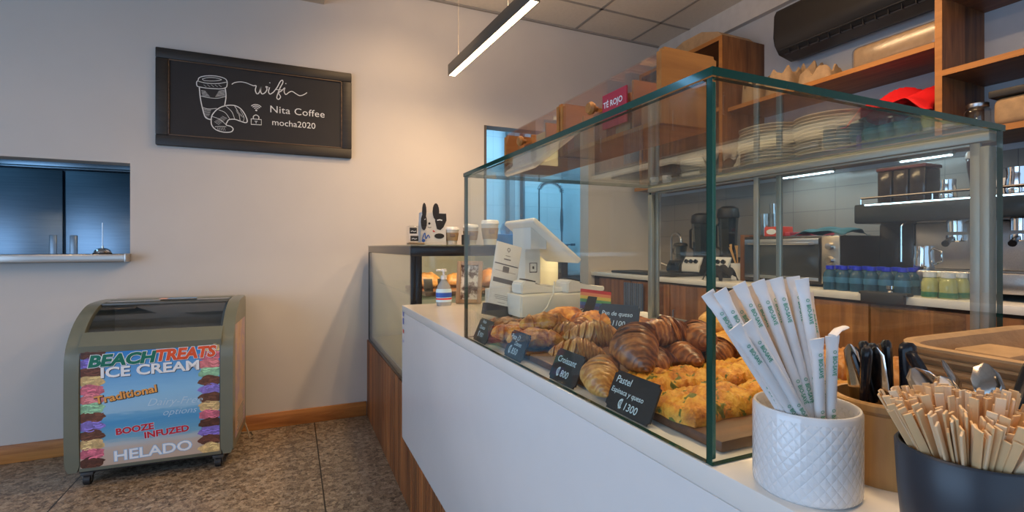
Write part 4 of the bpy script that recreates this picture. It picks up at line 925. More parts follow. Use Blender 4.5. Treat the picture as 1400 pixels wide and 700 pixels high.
# side picture and grille
q = MB(); q.box(FW/2-.001, FW/2+.001, .07, .44, .14, .80, 0); q.build('side_poster', baked('side_picture', [(.30, (.45, .24, .18)), (.45, (.60, .42, .28)), (.58, (.42, .30, .42)), (.75, (.72, .50, .40))], 6, 0, .4), t, smooth=False)
q = MB()
for k in range(7): q.box(FW/2+.001, FW/2+.003, .14, .36, .16+.018*k, .168+.018*k)
q.build('vent_grille', plain('vent_grey', (.30, .28, .24), .5), t, smooth=False)
for (cx, cy) in ((-.30, .05), (.30, .05), (-.30, .44), (.30, .44)):
    q = MB(); q.box(cx-.028, cx+.028, cy-.02, cy+.02, .052, .074, .003); q.box(cx-.020, cx-.016, cy-.012, cy+.014, .020, .056, .001); q.box(cx+.016, cx+.020, cy-.012, cy+.014, .020, .056, .001)
    cs = q.build('castor', plain('castor_metal', (.12, .12, .12), .4, .6), t)
    q = MB(); q.cyl((cx-.014, cy, .027), (cx+.014, cy, .027), .0265, seg=20); q.build('wheel', black_matte, cs)
t.location = (-.685, 3.215, 0); t.rotation_euler = (0, 0, math.radians(-3))
q = MB(); q.tube([(-.29, 3.66, .12), (-.265, 3.64, .05), (-.25, 3.61, .008), (-.23, 3.66, .007), (-.25, 3.74, .007), (-.33, 3.755, .007)], .005, 8); tag(q.build('power_cord', plain('cord_tan', (.35, .27, .18), .6), loc=(-.26, 3.65, 0)), 'tan power cord on the floor behind the freezer', 'cord')

# ------------------------------------------------------------------ foreground: straw cup
CUPc = Vector((.489, .343, CT)); CH = .087; CR = .050
t = thing('straw_cup', 'white ceramic cup with diamond relief holding wrapped straws', 'cup', CUPc)
m, nt, b = nodes_of('quilted_ceramic'); b.inputs['Base Color'].default_value = (.78, .79, .80, 1); b.inputs['Roughness'].default_value = .16
tc = nt.nodes.new('ShaderNodeTexCoord'); sp = nt.nodes.new('ShaderNodeSeparateXYZ'); lnk(nt, tc.outputs['Object'], sp.inputs[0])
at = nt.nodes.new('ShaderNodeMath'); at.operation = 'ARCTAN2'; lnk(nt, sp.outputs[1], at.inputs[0]); lnk(nt, sp.outputs[0], at.inputs[1])
def mth(op, a, b2=None, c2=None):
    n_ = nt.nodes.new('ShaderNodeMath'); n_.operation = op
    for i, x_ in enumerate((a, b2, c2)):
        if x_ is None: continue
        if isinstance(x_, (int, float)): n_.inputs[i].default_value = x_
        else: lnk(nt, x_, n_.inputs[i])
    return n_.outputs[0]
ua = mth('MULTIPLY', at.outputs[0], 30/(2*PI)); vz = mth('MULTIPLY', sp.outputs[2], 78)
d1 = mth('PINGPONG', mth('ADD', ua, vz), .5); d2 = mth('PINGPONG', mth('SUBTRACT', ua, vz), .5)
hgt = mth('MINIMUM', mth('MULTIPLY', d1, 2), mth('MULTIPLY', d2, 2)); hgt = mth('POWER', hgt, .45)
msk = mth('LESS_THAN', sp.outputs[2], .080); hgt = mth('MULTIPLY', hgt, msk)
bump(nt, b, hgt, .55, .0012); b.inputs['Coat Weight'].default_value = .3
q = MB(); q.lathe([(0, 0), (CR-.004, 0), (CR-.0005, .004), (CR, .010), (CR, CH-.003), (CR-.0015, CH), (CR-.0035, CH), (CR-.005, CH-.003), (CR-.005, .008), (0, .008)], CUPc, 64); q.build('cup_body', m, t, ang=50)
strawp = plain('straw_wrapper', (.80, .78, .77), .6, var=.03); straw_shaded = plain('straw_wrapper_shaded', (.72, .58, .45), .6, var=.04); gprint = plain('straw_green_print', (.06, .34, .20), .5)  # second wrapper tone: shade among the straws put into the colour
def straw(top, rim, label, bend=False, mt_=None, flatend=True):
    top = Vector(top); rim = Vector(rim); d = (top-rim).normalized(); s_ = (rim.z-(CT+.0095))/d.z; bot = rim-d*s_
    # keep the foot inside the cup
    off = Vector((bot.x-CUPc.x, bot.y-CUPc.y)); 
    if off.length > CR-.012: off = off.normalized()*(CR-.012); bot.x = CUPc.x+off.x; bot.y = CUPc.y+off.y
    t = thing('wrapped_straw', label, 'straw', bot, 'paper wrapped straws in the white cup'); d = (top-bot).normalized(); Ln = (top-bot).length
    n_ = 12; q = MB(); pts = [bot+d*(Ln*k/n_) for k in range(n_+1)]
    side = d.cross(Vector((math.sin(YAW), math.cos(YAW), 0))).normalized(); nv = side.cross(d).normalized()
    # body (paper sleeve: oval tube, flattened and flared at the tip)
    rings = []; prof_ = [(0, .0042, .0038), (.88, .0054, .0042), (.93, .0058, .0034), (.95, .0066, .0010), (1.0, .0072, .0007)]
    for (s2, ra, rb) in prof_:
        c_ = bot+d*(Ln*s2); rings.append([q.bm.verts.new(c_+side*math.cos(2*PI*k/14)*ra+nv*math.sin(2*PI*k/14)*rb) for k in range(14)])
    for a, b2 in zip(rings, rings[1:]):
        for k in range(14): q.bm.faces.new([a[k], a[(k+1) % 14], b2[(k+1) % 14], b2[k]])
    q.bm.faces.new(rings[0][::-1]); q.bm.faces.new(rings[-1])
    if bend: q.tube([top, top+Vector((.008, 0, .005)), top+Vector((.020, 0, .007))], [.0045, .0045, .004], 8, flat=.4)
    q.build('paper_sleeve', mt_ or strawp, t)
    q = MB(); nv2 = -nv if nv.y > 0 else nv
    o_ = bot+nv2*.0047; ex = -d; ey = nv2.cross(ex) 
    for s2 in (.88, .50):
        f_ = (o_+d*(Ln*s2)-ey*.0020, ex, ey)
        if s2*Ln < .06: continue
        text_into(q, 'BIO-SAVE', .0056, f_, 0, off=.0001, lift=.0001, sx=.85); q.ribbon(f_, circ(-.004, .0018, .0015, 8), .0006, 0, .0001)
    q.build('green_print', gprint, t, smooth=False, norm=False)
def PF(x, y, f):   # point at forward distance f on the pixel's ray
    u = (x-700)/672; v_ = (338-y)/672; s, c = math.sin(YAW), math.cos(YAW)
    return Vector((f*(s+u*c), f*(c-u*s), EYE+f*v_))
st = [(967, 400, 1058, 562, .485, .510, 0, 'leftmost wrapped straw leaning farthest over the cup rim'),
      (984, 397, 1072, 566, .480, .500, 0, 'second wrapped straw from the left in the white cup'),
      (996, 399, 1086, 566, .505, .520, 1, 'third straw from the left, half behind the second'),
      (1010, 388, 1092, 568, .490, .500, 0, 'wrapped straw fourth from the left'),
      (1024, 391, 1098, 566, .520, .530, 1, 'shaded straw behind the fourth from the left'),
      (1036, 384, 1103, 568, .495, .505, 0, 'wrapped straw with torn tip near the middle'),
      (1049, 383, 1106, 566, .520, .525, 0, 'wrapped straw just left of the tallest ones'),
      (1061, 380, 1110, 568, .500, .505, 0, 'tall straw in the middle of the bunch'),
      (1075, 381, 1113, 566, .525, .525, 1, 'tall shaded straw behind the right group'),
      (1084, 378, 1117, 568, .505, .502, 0, 'tallest straw, second from the right of the long ones'),
      (1096, 381, 1126, 570, .490, .495, 0, 'rightmost of the long wrapped straws'),
      (1103, 400, 1130, 566, .530, .530, 1, 'slim straw edge behind the rightmost long straw'),
      (1004, 447, 1080, 573, .452, .470, 0, 'shorter wrapped straw in front, its crimped tip lowest at left'),
      (1020, 442, 1096, 573, .460, .473, 0, 'shorter wrapped straw in front, right of the lowest tip'),
      (1117, 463, 1121, 574, .470, .470, 0, 'short upright straw left of the one with bent tip'),
      (1138, 459, 1136, 574, .475, .470, 2, 'short upright straw with its tip bent to the right')]
for i_, (tx, ty, rx, ry, ft, fr_, kd, lb) in enumerate(st):
    rim = P(rx, {0: 560, 1: 553}.get(kd, 563) if i_ < 12 else 564, Z=CT+CH); o2 = (rim-CUPc).to_2d()
    if o2.length > CR-.011: o2 = o2.normalized()*(CR-.011)
    straw(PF(tx, ty, ft), (CUPc.x+o2.x, CUPc.y+o2.y, CT+CH), lb, bend=(kd == 2), mt_=straw_shaded if kd == 1 else strawp)

# bamboo holder with cutlery
HB = Vector((.600, .330, CT))
t = thing('cutlery_holder', 'round bamboo holder full of cutlery behind the straw cup', 'holder', HB)
q = MB(); q.lathe([(0, 0), (.050, 0), (.050, .084), (.0485, .086), (.0445, .086), (.0445, .006), (0, .006)], HB, 48); q.build('bamboo_cup', bamboo, t)
q = MB(); q.lathe([(.0502, .074), (.0506, .075), (.0506, .0765), (.0502, .0775)], HB, 48); q.build('groove_line', wood('groove_dark', (.3, .15, .05), (.5, .3, .1), 'z'), t)
blade_m = plain('polished_steel', (.62, .58, .54), .14, 1.0, var=.02)
def knife(handle_up):
    root = bpy.data.objects.new('table_knife', None); C.objects.link(root); root['category'] = 'knife'
    s_ = 1 if handle_up else -1; L_ = .205; z = (lambda a: a if handle_up else L_-a)
    q = MB(); rings = []
    for a, w_, th in ((0, .002, .0008), (.012, .008, .001), (.06, .0095, .0012), (.105, .0085, .0014), (.115, .005, .0022)):
        rings.append([q.bm.verts.new((w_*math.cos(2*PI*k/12), th*math.sin(2*PI*k/12), z(a))) for k in range(12)])
    for a, b2 in zip(rings, rings[1:]):
        for k in range(12): q.bm.faces.new([a[k], a[(k+1) % 12], b2[(k+1) % 12], b2[k]])
    q.bm.faces.new(rings[0]); q.bm.faces.new(rings[-1]); q.build('blade', blade_m, root)
    q = MB(); rings = []
    for a, w_, th in ((.112, .005, .003), (.118, .0075, .0042), (.16, .0085, .005), (.19, .010, .0055), (.200, .009, .005), (.205, .005, .003)):
        rings.append([q.bm.verts.new((w_*math.cos(2*PI*k/12), th*math.sin(2*PI*k/12), z(a))) for k in range(12)])
    for a, b2 in zip(rings, rings[1:]):
        for k in range(12): q.bm.faces.new([a[k], a[(k+1) % 12], b2[(k+1) % 12], b2[k]])
    q.bm.faces.new(rings[0]); q.bm.faces.new(rings[-1]); q.build('handle', plain('black_handle', (.012, .013, .018), .22), root)
    return root
def spoon():
    root = bpy.data.objects.new('table_spoon', None); C.objects.link(root); root['category'] = 'spoon'; L_ = .19
    q = MB(); rings = []
    for a, w_, th in ((0, .003, .001), (.01, .012, .002), (.028, .016, .003), (.045, .011, .002), (.058, .004, .0015), (.09, .003, .0015), (.10, .004, .002)):
        rings.append([q.bm.verts.new((w_*math.cos(2*PI*k/12), th*math.sin(2*PI*k/12)-.004*math.exp(-((a-.028)/.018)**2), L_-a)) for k in range(12)])
    for a, b2 in zip(rings, rings[1:]):
        for k in range(12): q.bm.faces.new([a[k], a[(k+1) % 12], b2[(k+1) % 12], b2[k]])
    q.bm.faces.new(rings[0]); q.bm.faces.new(rings[-1]); q.build('bowl', blade_m, root)
    q = MB(); q.tube([(0, 0, L_-.10), (0, 0, L_-.13), (0, 0, .01), (0, 0, 0)], [.004, .0055, .0075, .004], 12, flat=.6); q.build('handle', MATS['black_handle'], root)
    return root
CS = .66
def aim(o, base, top, spin=0.0):
    d = (Vector(top)-Vector(base)).normalized(); o.location = base
    o.rotation_mode = 'QUATERNION'; o.rotation_quaternion = d.to_track_quat('Z', 'Y') @ Matrix.Rotation(spin, 4, 'Z').to_quaternion()
k_up = knife(True); k_dn = knife(False); sp_ = spoon()
usedc = {}
def cutlery(proto, holder, bx, by, tx, ty, tz, label, spin=0.0, cat_group='cutlery in the holders', ln=None, wd=1.55):
    o = proto
    if proto.name in usedc: o = copy_thing(proto)
    usedc[proto.name] = 1
    base = Vector((holder.x+bx, holder.y+by, holder.z+.008)); aim(o, base, holder+Vector((tx, ty, tz)), spin); o.scale = (CS*wd, CS*wd, ln or CS); o['label'] = label; o['group'] = cat_group
    return o
YS = YAW
cutlery(k_dn, HB, -.01, .01, -.034, .020, .17, 'table knife blade up, seen just right of the short straws', .35)
cutlery(k_up, HB, -.02, -.02, -.022, .030, .17, 'black handled knife next to the upright blade', .5)
cutlery(k_up, HB, 0, -.01, -.006, .014, .175, 'broad black handle leaning at the middle of the bamboo holder', .3)
cutlery(k_up, HB, .005, .0, .004, .030, .175, 'black handled knife with blue glint in the bamboo holder', .8)
cutlery(k_up, HB, .02, .0, .034, .018, .17, 'slim black handle standing right in the bamboo holder', 1.2)
cutlery(k_up, HB, .02, -.01, .040, -.004, .165, 'black handle at the right rim of the bamboo holder', .9)
cutlery(k_dn, HB, -.01, -.01, -.026, -.006, .145, 'second knife blade behind the straws, lower than the first', .2)
cutlery(k_up, HB, -.025, .01, -.036, -.004, .15, 'black handle hidden behind the short straws', 1.0)
# grey container with spoons and forks
H2 = Vector((.590, .236, CT))
t = thing('cutlery_holder', 'dark grey holder of spoons behind the stirrers', 'holder', H2)
q = MB(); q.lathe([(0, 0), (.038, 0), (.040, .084), (.0385, .086), (.036, .084), (.035, .006), (0, .006)], H2, 40); q.build('cup_body', plain('grey_holder', (.10, .10, .10), .4), t)
sl_ = ['first', 'second', 'third', 'fourth', 'fifth', 'sixth', 'seventh', 'eighth']
for k in range(8):
    a = 2.9-k*.62; pr = sp_ if k % 3 != 2 else k_up
    cutlery(pr, H2, -.018*math.cos(a), -.018*math.sin(a), .040*math.cos(a), .040*math.sin(a), .105, ('spoon' if k % 3 != 2 else 'black handled knife')+' leaning out of the grey holder, '+sl_[k]+' clockwise from the bamboo holder', a+PI/2+k*.4, 'cutlery in the holders', ln=.76, wd=1.35)

# ------------------------------------------------------------------ black mug with wooden stirrers
MG = Vector((.492, .208, CT)); MH = .090; MR = .048
t = thing('black_mug', 'matte dark grey mug full of wooden stirrers', 'mug', MG)
mugm = plain('mug_charcoal', (.028, .032, .042), .38, var=.04)
q = MB(); q.lathe([(0, 0), (MR-.010, 0), (MR-.006, .004), (MR-.002, .05), (MR, MH-.002), (MR-.0015, MH), (MR-.003, MH), (MR-.0045, MH-.003), (MR-.007, .05), (MR-.011, .007), (0, .007)], MG, 64); q.build('mug_body', mugm, t, ang=50)
hd = Vector((.25, -.97, 0)).normalized(); q = MB(); pts = []
for k in range(13):
    a = -PI/2+PI*k/12; pts.append(MG+hd*(MR-.006+.030*math.cos(a))+Vector((0, 0, .045+.026*math.sin(a))))
q.tube(pts, .0058, 12); q.build('handle', mugm, t)
stm = [wood('stirrer_wood', (.62, .38, .18), (.80, .56, .30), 'z', 5, .6), wood('stirrer_wood_pale', (.68, .47, .27), (.82, .62, .40), 'z', 5, .6)]
sproto = []
for mm in stm:
    q = MB(); q.box(-.0030, .0030, -.0008, .0008, 0, .120, .0003, seg=1); sproto.append(q.build('wooden_stirrer', mm, smooth=False))
rnd = random.Random(21); cnt = 0
camv = Vector((-MG.x, -MG.y)).normalized(); rightv = Vector((math.cos(YAW), -math.sin(YAW))); fwd = Vector((math.sin(YAW), math.cos(YAW)))
for i in range(250):
    a = rnd.uniform(0, 2*PI); rr_ = math.sqrt(rnd.random()); 
    ca, sa = math.cos(a), math.sin(a); 
    rim = Vector((MG.x+.0415*rr_*ca, MG.y+.0415*rr_*sa, CT+MH)); bot = Vector((MG.x+.030*rr_*math.cos(a+rnd.uniform(-.25, .25))*(-.1 if rr_ > .5 else .6), MG.y+.030*rr_*math.sin(a)*(-.1 if rr_ > .5 else .6), CT+.0085))
    if i == 0 or i == 1: o = sproto[i]
    else: o = sproto[0 if rnd.random() < .6 else 1].copy(); C.objects.link(o)
    aim(o, bot, rim, a+PI/2+rnd.uniform(-.5, .5))
    s2 = rnd.uniform(.97, 1.10); o.scale = (1, 1, s2)
    far = (rim-MG).to_2d().dot(fwd); lf = (rim-MG).to_2d().dot(rightv)
    side = ('front' if far < -.012 else ('back' if far > .012 else 'middle'))+(' left' if lf < -.012 else (' right' if lf > .012 else ' centre'))
    tag(o, 'flat wooden stirrer in the '+side+' of the bunch in the black mug', 'stirrer', 'wooden stirrers in the black mug, '+side)

# ------------------------------------------------------------------ pulp takeaway trays
pulp = plain('moulded_pulp', (.46, .30, .16), .9, var=.14, scale=25, bmp=.5)
def rrect(x0, x1, y0, y1, r_, n_=6):
    out = []
    for (cx, cy, a0) in ((x1-r_, y1-r_, 0), (x0+r_, y1-r_, PI/2), (x0+r_, y0+r_, PI), (x1-r_, y0+r_, 3*PI/2)):
        for k in range(n_+1): a = a0+PI/2*k/n_; out.append((cx+r_*math.cos(a), cy+r_*math.sin(a)))
    return out
def tray():
    q = MB(); lay = []
    for ins, z in ((.0, .040), (.0, .043), (.008, .044), (.014, .040), (.020, .006), (.030, .003), (.030, .0), (.018, .003), (.008, .030), (.002, .038)):
        lay.append([q.bm.verts.new((x, y, z)) for x, y in rrect(-.15+ins, .15-ins, -.115+ins, .115-ins, .055-ins*.8)])
    n_ = len(lay[0])
    for i in range(len(lay)):
        if i == 5: continue
        a, b2 = lay[i], lay[(i+1) % len(lay)]
        for k in range(n_): q.bm.faces.new([a[k], a[(k+1) % n_], b2[(k+1) % n_], b2[k]])
    q.bm.faces.new(lay[5]); q.bm.faces.new(lay[6][::-1])
    for (cx, cy, hx, hy, hz) in ((-.065, .045, .032, .028, .034), (.02, .045, .030, .026, .020), (-.05, -.04, .045, .030, .024), (.06, -.03, .035, .035, .032)):
        q.box(cx-hx, cx+hx, cy-hy, cy+hy, .002, .003+hz, .006)
    return q.build('pulp_tray', pulp)
tr0 = tray(); TC = Vector((.905, .268, CT)); 
for k in range(8):
    o = tr0 if k == 0 else tr0.copy()
    if k: C.objects.link(o)
    o.location = (TC.x+rnd.uniform(-.003, .003), TC.y+rnd.uniform(-.002, .002), CT+.001+.0118*k); o.rotation_euler = (0, 0, -.04+rnd.uniform(-.01, .01)); o.scale = (1.3, 1.05, 1)
    tag(o, 'brown moulded pulp tray, '+('topmost of the stack on the counter' if k == 7 else 'counted from the counter number %s in the stack' % ['one', 'two', 'three', 'four', 'five', 'six', 'seven'][k]), 'tray', 'pulp trays stacked on the counter')

# ------------------------------------------------------------------ right wall: shelf units
# near open shelf unit
t = thing('open_shelf_unit', 'tall open wooden shelf unit high on the right wall', 'shelf', (3.1, .9, 1.8))
def brd(t, nm, a, b_, c_, d_, x0=2.9, m_=None, x1=None):
    x1 = x1 or RW-.002
    q = MB(); q.box(x0+.004, x1, a, b_, c_, d_); o = q.build(nm, m_ or shelf_wood, t, smooth=False)
    q = MB(); q.box(x0, x0+.004, a, b_, c_, d_); q.build('edge_strip', board_edge, o, smooth=False)
brd(t, 'side_board', 1.335, 1.365, 1.80, 3.0, m_=teak_z); brd(t, 'side_board', .2, .23, 1.80, 3.0, m_=teak_z)
for z_ in (2.50, 2.115, 1.80): brd(t, 'shelf_board', .23, 1.335, z_-.028, z_)
brd(t, 'shelf_board', .23, 1.335, 2.97, 3.0)
# middle shelf with trays, lower long shelf
t = thing('wall_shelf', 'upper wooden wall shelf carrying cup trays below the air conditioner', 'shelf', (3.1, 2.0, 2.24)); brd(t, 'shelf_board', 1.366, 2.63, 2.238, 2.265)
t = thing('wall_shelf', 'lower long wooden wall shelf behind the glass case with light strip', 'shelf', (3.1, 2.5, 1.77)); brd(t, 'shelf_board', 1.366, 3.70, 1.765, 1.797)
ledm = emit('cool_led', (.65, .85, 1.0), 8)
for a, b_ in ((1.42, 1.68), (2.05, 2.42)):
    q = MB(); q.box(3.185, 3.215, a, b_, 1.745, 1.7645, .001); d = q.build('light_housing', alu, t); q = MB(); q.box(3.19, 3.21, a+.01, b_-.01, 1.738, 1.7445, .001); q.build('led_strip', ledm, d, smooth=False)
area('shelf_led', (3.06, 1.9, 1.745), (-.1, 0, -1), 1.0, .03, 3.0, (.65, .85, 1.0)).rotation_euler = (0, 0, PI/2)
# far box unit
t = thing('wooden_cube_shelf', 'wooden box shelf unit at the far end of the right wall', 'shelf', (3.1, 3.1, 1.8))
brd(t, 'side_board', 2.645, 2.675, 1.798, 2.80, 2.86, teak_z); brd(t, 'side_board', 3.55, 3.58, 1.798, 2.80, 2.86, teak_z); brd(t, 'shelf_board', 2.675, 3.55, 2.77, 2.80, 2.86); brd(t, 'shelf_board', 2.675, 3.55, 2.25, 2.28, 2.86)
q = MB(); q.box(3.27, 3.297, 2.68, 3.545, 1.80, 2.77); q.build('back_panel', shelf_wood, t, smooth=False)
# cardboard on top
q = MB(); q.prism([(2.67, 2.802), (3.42, 2.802), (3.38, 2.86), (3.1, 2.93), (2.90, 2.93), (2.74, 2.87)], 'x', 2.92, 3.25); tag(q.build('cardboard_box', kraft, loc=(3.1, 3.0, 2.802)), 'brown cardboard box folded on top of the far wooden shelf', 'box')
# AC
t = thing('air_conditioner', 'long black split air conditioner high on the right wall', 'air conditioner', (3.2, 1.9, 2.58))
prof = [(RW-.001, 2.585), (3.22, 2.560), (3.10, 2.585), (3.055, 2.645), (3.05, 2.70), (3.05, 2.85), (3.07, 2.885), (RW-.001, 2.885)]
acm = plain('ac_black', (.018, .016, .016), .35)
q = MB(); q.prism(prof, 'y', 1.372, 2.375); bmesh.ops.bevel(q.bm, geom=[e for e in q.bm.edges if abs(e.verts[0].co.y-e.verts[1].co.y) < 1e-5], offset=.008, segments=3, affect='EDGES'); q.build('housing', acm, t)
q = MB(); q.prism([(3.20, 2.555), (3.105, 2.575), (3.10, 2.582), (3.20, 2.562)], 'y', 1.40, 2.33); q.build('air_flap', plain('ac_flap', (.05, .05, .055), .4), t)
q = MB()
for k in range(14): q.box(3.085, 3.12, 1.40+.068*k, 1.403+.068*k, 2.572, 2.605)
q.tube([(3.07, 1.39, 2.607), (3.07, 2.34, 2.607)], .005, 8); q.build('louvres', plain('ac_louvre', (.03, .03, .032), .3), t)
# cup trays on upper shelf
def cup_carrier(label, y, x, w_, d_, h_, sd):
    q = MB(); n_ = 48; rings = []
    def sq(a, k): c_, s_ = math.cos(a), math.sin(a); m_ = (abs(c_)**5+abs(s_)**5)**(-1/5); return c_*m_*k, s_*m_*k
    for k, z, wav in ((1.0, 0, 0), (.97, h_*.45, 0), (.92, h_*.8, 1), (.84, h_*.86, 1), (.70, h_*.5, 0), (.6, h_*.4, 0)):
        rg = []
        for i in range(n_):
            a = 2*PI*i/n_; u_, v_ = sq(a, k); rg.append(q.bm.verts.new((x+u_*d_/2, y+v_*w_/2, 2.2655+z+wav*.020*math.cos(6*a+sd)+wav*.008*math.cos(11*a))))
        rings.append(rg)
    for a, b2 in zip(rings, rings[1:]):
        for i in range(n_): q.bm.faces.new([a[i], a[(i+1) % n_], b2[(i+1) % n_], b2[i]])
    q.bm.faces.new(rings[0][::-1]); q.bm.faces.new(rings[-1])
    return tag(q.build('cup_carrier', kraft, loc=(x, y, 2.2655)), label, 'cup carrier', 'pulp cup carriers on the upper shelf')
cup_carrier('pulp cup carrier stack farthest left on the upper shelf', 2.47, 3.00, .15, .16, .150, 0)
cup_carrier('taller pulp cup carrier stack, second from the left on the upper shelf', 2.27, 3.02, .19, .18, .175, 1)
cup_carrier('narrow pulp cup carrier behind the taller stack', 2.20, 3.20, .14, .14, .230, 2)
cup_carrier('low pulp cup carrier near the wrapped package', 2.02, 3.02, .22, .18, .095, 3)
t = thing('wrapped_package', 'long brown paper package in clear wrap on the upper shelf', 'package', (3.1, 1.6, 2.265))
q = MB(); q.box(2.96, 3.20, 1.372, 1.80, 2.266, 2.40, .03, seg=4); q.build('brown_boxes', kraft, t)
q = MB(); q.box(2.956, 3.204, 1.370, 1.808, 2.2655, 2.404, .034, seg=4); q.build('clear_wrap', glass('plastic_wrap', (.9, .9, .9), .08, rough=.2), t)
# red cloth on dark green cloth, lower shelf
def cloth(name, label, cx, cy, z, sx_, sy_, h, col, seed):
    rnd_ = random.Random(seed); q = MB(); nx, ny = 26, 26; g_ = []
    for i in range(nx+1):
        r_ = []
        for j in range(ny+1):
            u, v_ = i/nx*2-1, j/ny*2-1; d = max(0, 1-(abs(u)**2.4+abs(v_)**2.4)/1.6)
            zz = h*d**.5*(.85+.2*math.sin(u*5+seed)+.15*math.sin(v_*7+u*4+seed)+.06*math.sin(u*17+v_*13)); r_.append(q.bm.verts.new((cx+u*sx_*(1+.06*math.sin(v_*6)), cy+v_*sy_*(1+.08*math.sin(u*5+1)), z+max(zz, 0)+.002)))
        g_.append(r_)
    for i in range(nx):
        for j in range(ny): q.bm.faces.new([g_[i][j], g_[i+1][j], g_[i+1][j+1], g_[i][j+1]])
    o = q.build(name, plain(name+'_fabric', col, .8, var=.08), loc=(cx, cy, z)); md = o.modifiers.new('thickness', 'SOLIDIFY'); md.thickness = .003; md.offset = 1
    return tag(o, label, 'cloth')
q = MB(); q.box(2.95, 3.26, 1.40, 1.75, 1.798, 1.93, .03, seg=3); tag(q.build('folded_cloth_stack', baked('dark_green_folds', [(.4, (.01, .03, .03)), (.6, (.02, .10, .07))], 20, .6, .9), loc=(3.1, 1.57, 1.798)), 'dark green folded cloths under the red cloth', 'cloth')
cloth('red_cloth', 'crumpled bright red cloth below the upper shelf', 3.08, 1.585, 1.93, .21, .21, .16, (.72, .002, .006), 2)
q = MB(); q.box(2.97, 3.2, 1.752, 1.785, 1.798, 1.90, .025, seg=3); tag(q.build('purple_cloth', baked('purple_folds', [(.4, (.05, .01, .09)), (.6, (.14, .03, .20))], 20, .6, .9), loc=(3.1, 1.9, 1.798)), 'folded purple cloth left of the red cloth on the lower shelf', 'cloth')
# plates
plm = plain('cream_stoneware', (.60, .54, .42), .3, var=.04)
def plates(cy, n_, sx_, sy_, cx, lb):
    pro = None
    for k in range(n_):
        if pro is None:
            q = MB(); q.lathe([(0, 0), (.6, 0), (.66, .004), (.92, .020), (1.0, .026), (1.0, .030), (.90, .026), (.62, .010), (0, .008)], (0, 0, 0), 40)
            for v_ in q.bm.verts: v_.co.x *= sx_; v_.co.y *= sy_
            pro = q.build('serving_plate', plm); o = pro
        else: o = pro.copy(); C.objects.link(o)
        o.location = (cx+rnd.uniform(-.006, .006), cy+rnd.uniform(-.01, .01), 1.798+.021*k)
        tag(o, ('topmost' if k == n_-1 else ('bottom' if k == 0 else sl_[min(k, 7)]+' from the bottom'))+' cream plate of the '+lb, 'plate', 'plates of the '+lb)
plates(2.42, 13, .19, .21, 3.07, 'far plate stack on the lower shelf')
plates(1.99, 12, .18, .20, 3.06, 'near plate stack on the lower shelf')
plates(3.02, 7, .16, .18, 3.05, 'plate stack inside the far wooden shelf')
# cups hanging region: small white cups in far unit
def mug(loc, label, m_=None, r_=.038, h_=.075):
    t = thing('small_cup', label, 'cup', loc, 'small cups on the shelves'); c0 = Vector(loc)
    q = MB(); q.lathe([(0, 0), (r_*.7, 0), (r_*.95, h_*.3), (r_, h_), (r_*.93, h_), (r_*.88, h_*.3), (0, h_*.1)], c0, 24); q.build('cup_body', m_ or white_ceramic, t)
    q = MB(); q.tube([c0+Vector((-.0, -r_*.95, h_*.8)), c0+Vector((0, -r_*1.5, h_*.7)), c0+Vector((0, -r_*1.5, h_*.4)), c0+Vector((0, -r_*.9, h_*.25))], .004, 8); q.build('handle', m_ or white_ceramic, t); return t
mug((2.96, 3.50, 1.798), 'white cup at the far end of the lower shelf'); mug((2.98, 3.36, 1.798), 'white cup second from the far end of the lower shelf')
# jar + bag on the near unit, right end
t = thing('glass_jar', 'glass jar with steel lid on the near shelf unit', 'jar', (3.0, 1.24, 1.80)); c0 = t.location
q = MB(); q.lathe([(0, .002), (.045, .002), (.048, .02), (.048, .10), (.036, .12)], c0); q.build('jar_body', clear, t)
q = MB(); q.lathe([(.04, .115), (.042, .118), (.042, .135), (0, .137)], c0); q.build('lid', steel, t)
q = MB(); q.box(2.93, 3.22, .78, 1.16, 1.802, 1.93, .03, seg=3); o = q.build('paper_sack', kraft, loc=(3.1, 1.0, 1.802)); tag(o, 'brown paper sack on the near shelf unit beside the jar', 'bag')
q = MB(); q.box(2.92, 3.24, .70, 1.17, 1.9315, 1.965, .006); tag(q.build('dark_tray', black_matte, loc=(3.1, 1.0, 1.9315)), 'black tray lying on the paper sack', 'tray')

# ------------------------------------------------------------------ back counter
BX = 2.48; BZ = 1.03
t = thing('back_counter', 'rear work counter with pale top and wooden doors', 'counter', (2.9, 2.0, 0))
q = MB(); q.box(BX, RW-.002, -.4, BW-.002, BZ-.035, BZ, .003); q.build('worktop', quartz, t)
q = MB(); q.box(BX+.04, RW-.01, -.38, BW-.004, .0, BZ-.036); q.build('carcass', MATS['dark_carcass'], t, smooth=False)
yy = -.36; k = 0
while yy < 3.6:
    q = MB(); q.box(BX+.018, BX+.0395, yy, min(yy+.44, 3.77), .10, BZ-.05, .003); d = q.build('door', teak_z, t)
    q = MB(); q.tube([(BX+.0175, yy+.40, .80), (BX+.006, yy+.40, .80), (BX+.006, yy+.40, .68), (BX+.0175, yy+.40, .68)], .004, 8); q.build('handle', steel, d)
    yy += .45; k += 1
q = MB(); q.box(RW-.012, RW-.002, .0, BW-.004, BZ+.001, 1.74); 
m, nt, b = nodes_of('backsplash_tile'); br = nt.nodes.new('ShaderNodeTexBrick'); br.inputs['Scale'].default_value = 1; br.inputs['Brick Width'].default_value = .3; br.inputs['Row Height'].default_value = .15; br.inputs['Mortar Size'].default_value = .002; br.offset = 0
sp = nt.nodes.new('ShaderNodeSeparateXYZ'); cb = nt.nodes.new('ShaderNodeCombineXYZ'); tc = nt.nodes.new('ShaderNodeTexCoord'); lnk(nt, tc.outputs['Object'], sp.inputs[0]); lnk(nt, sp.outputs[1], cb.inputs[0]); lnk(nt, sp.outputs[2], cb.inputs[1]); lnk(nt, cb.outputs[0], br.inputs['Vector'])
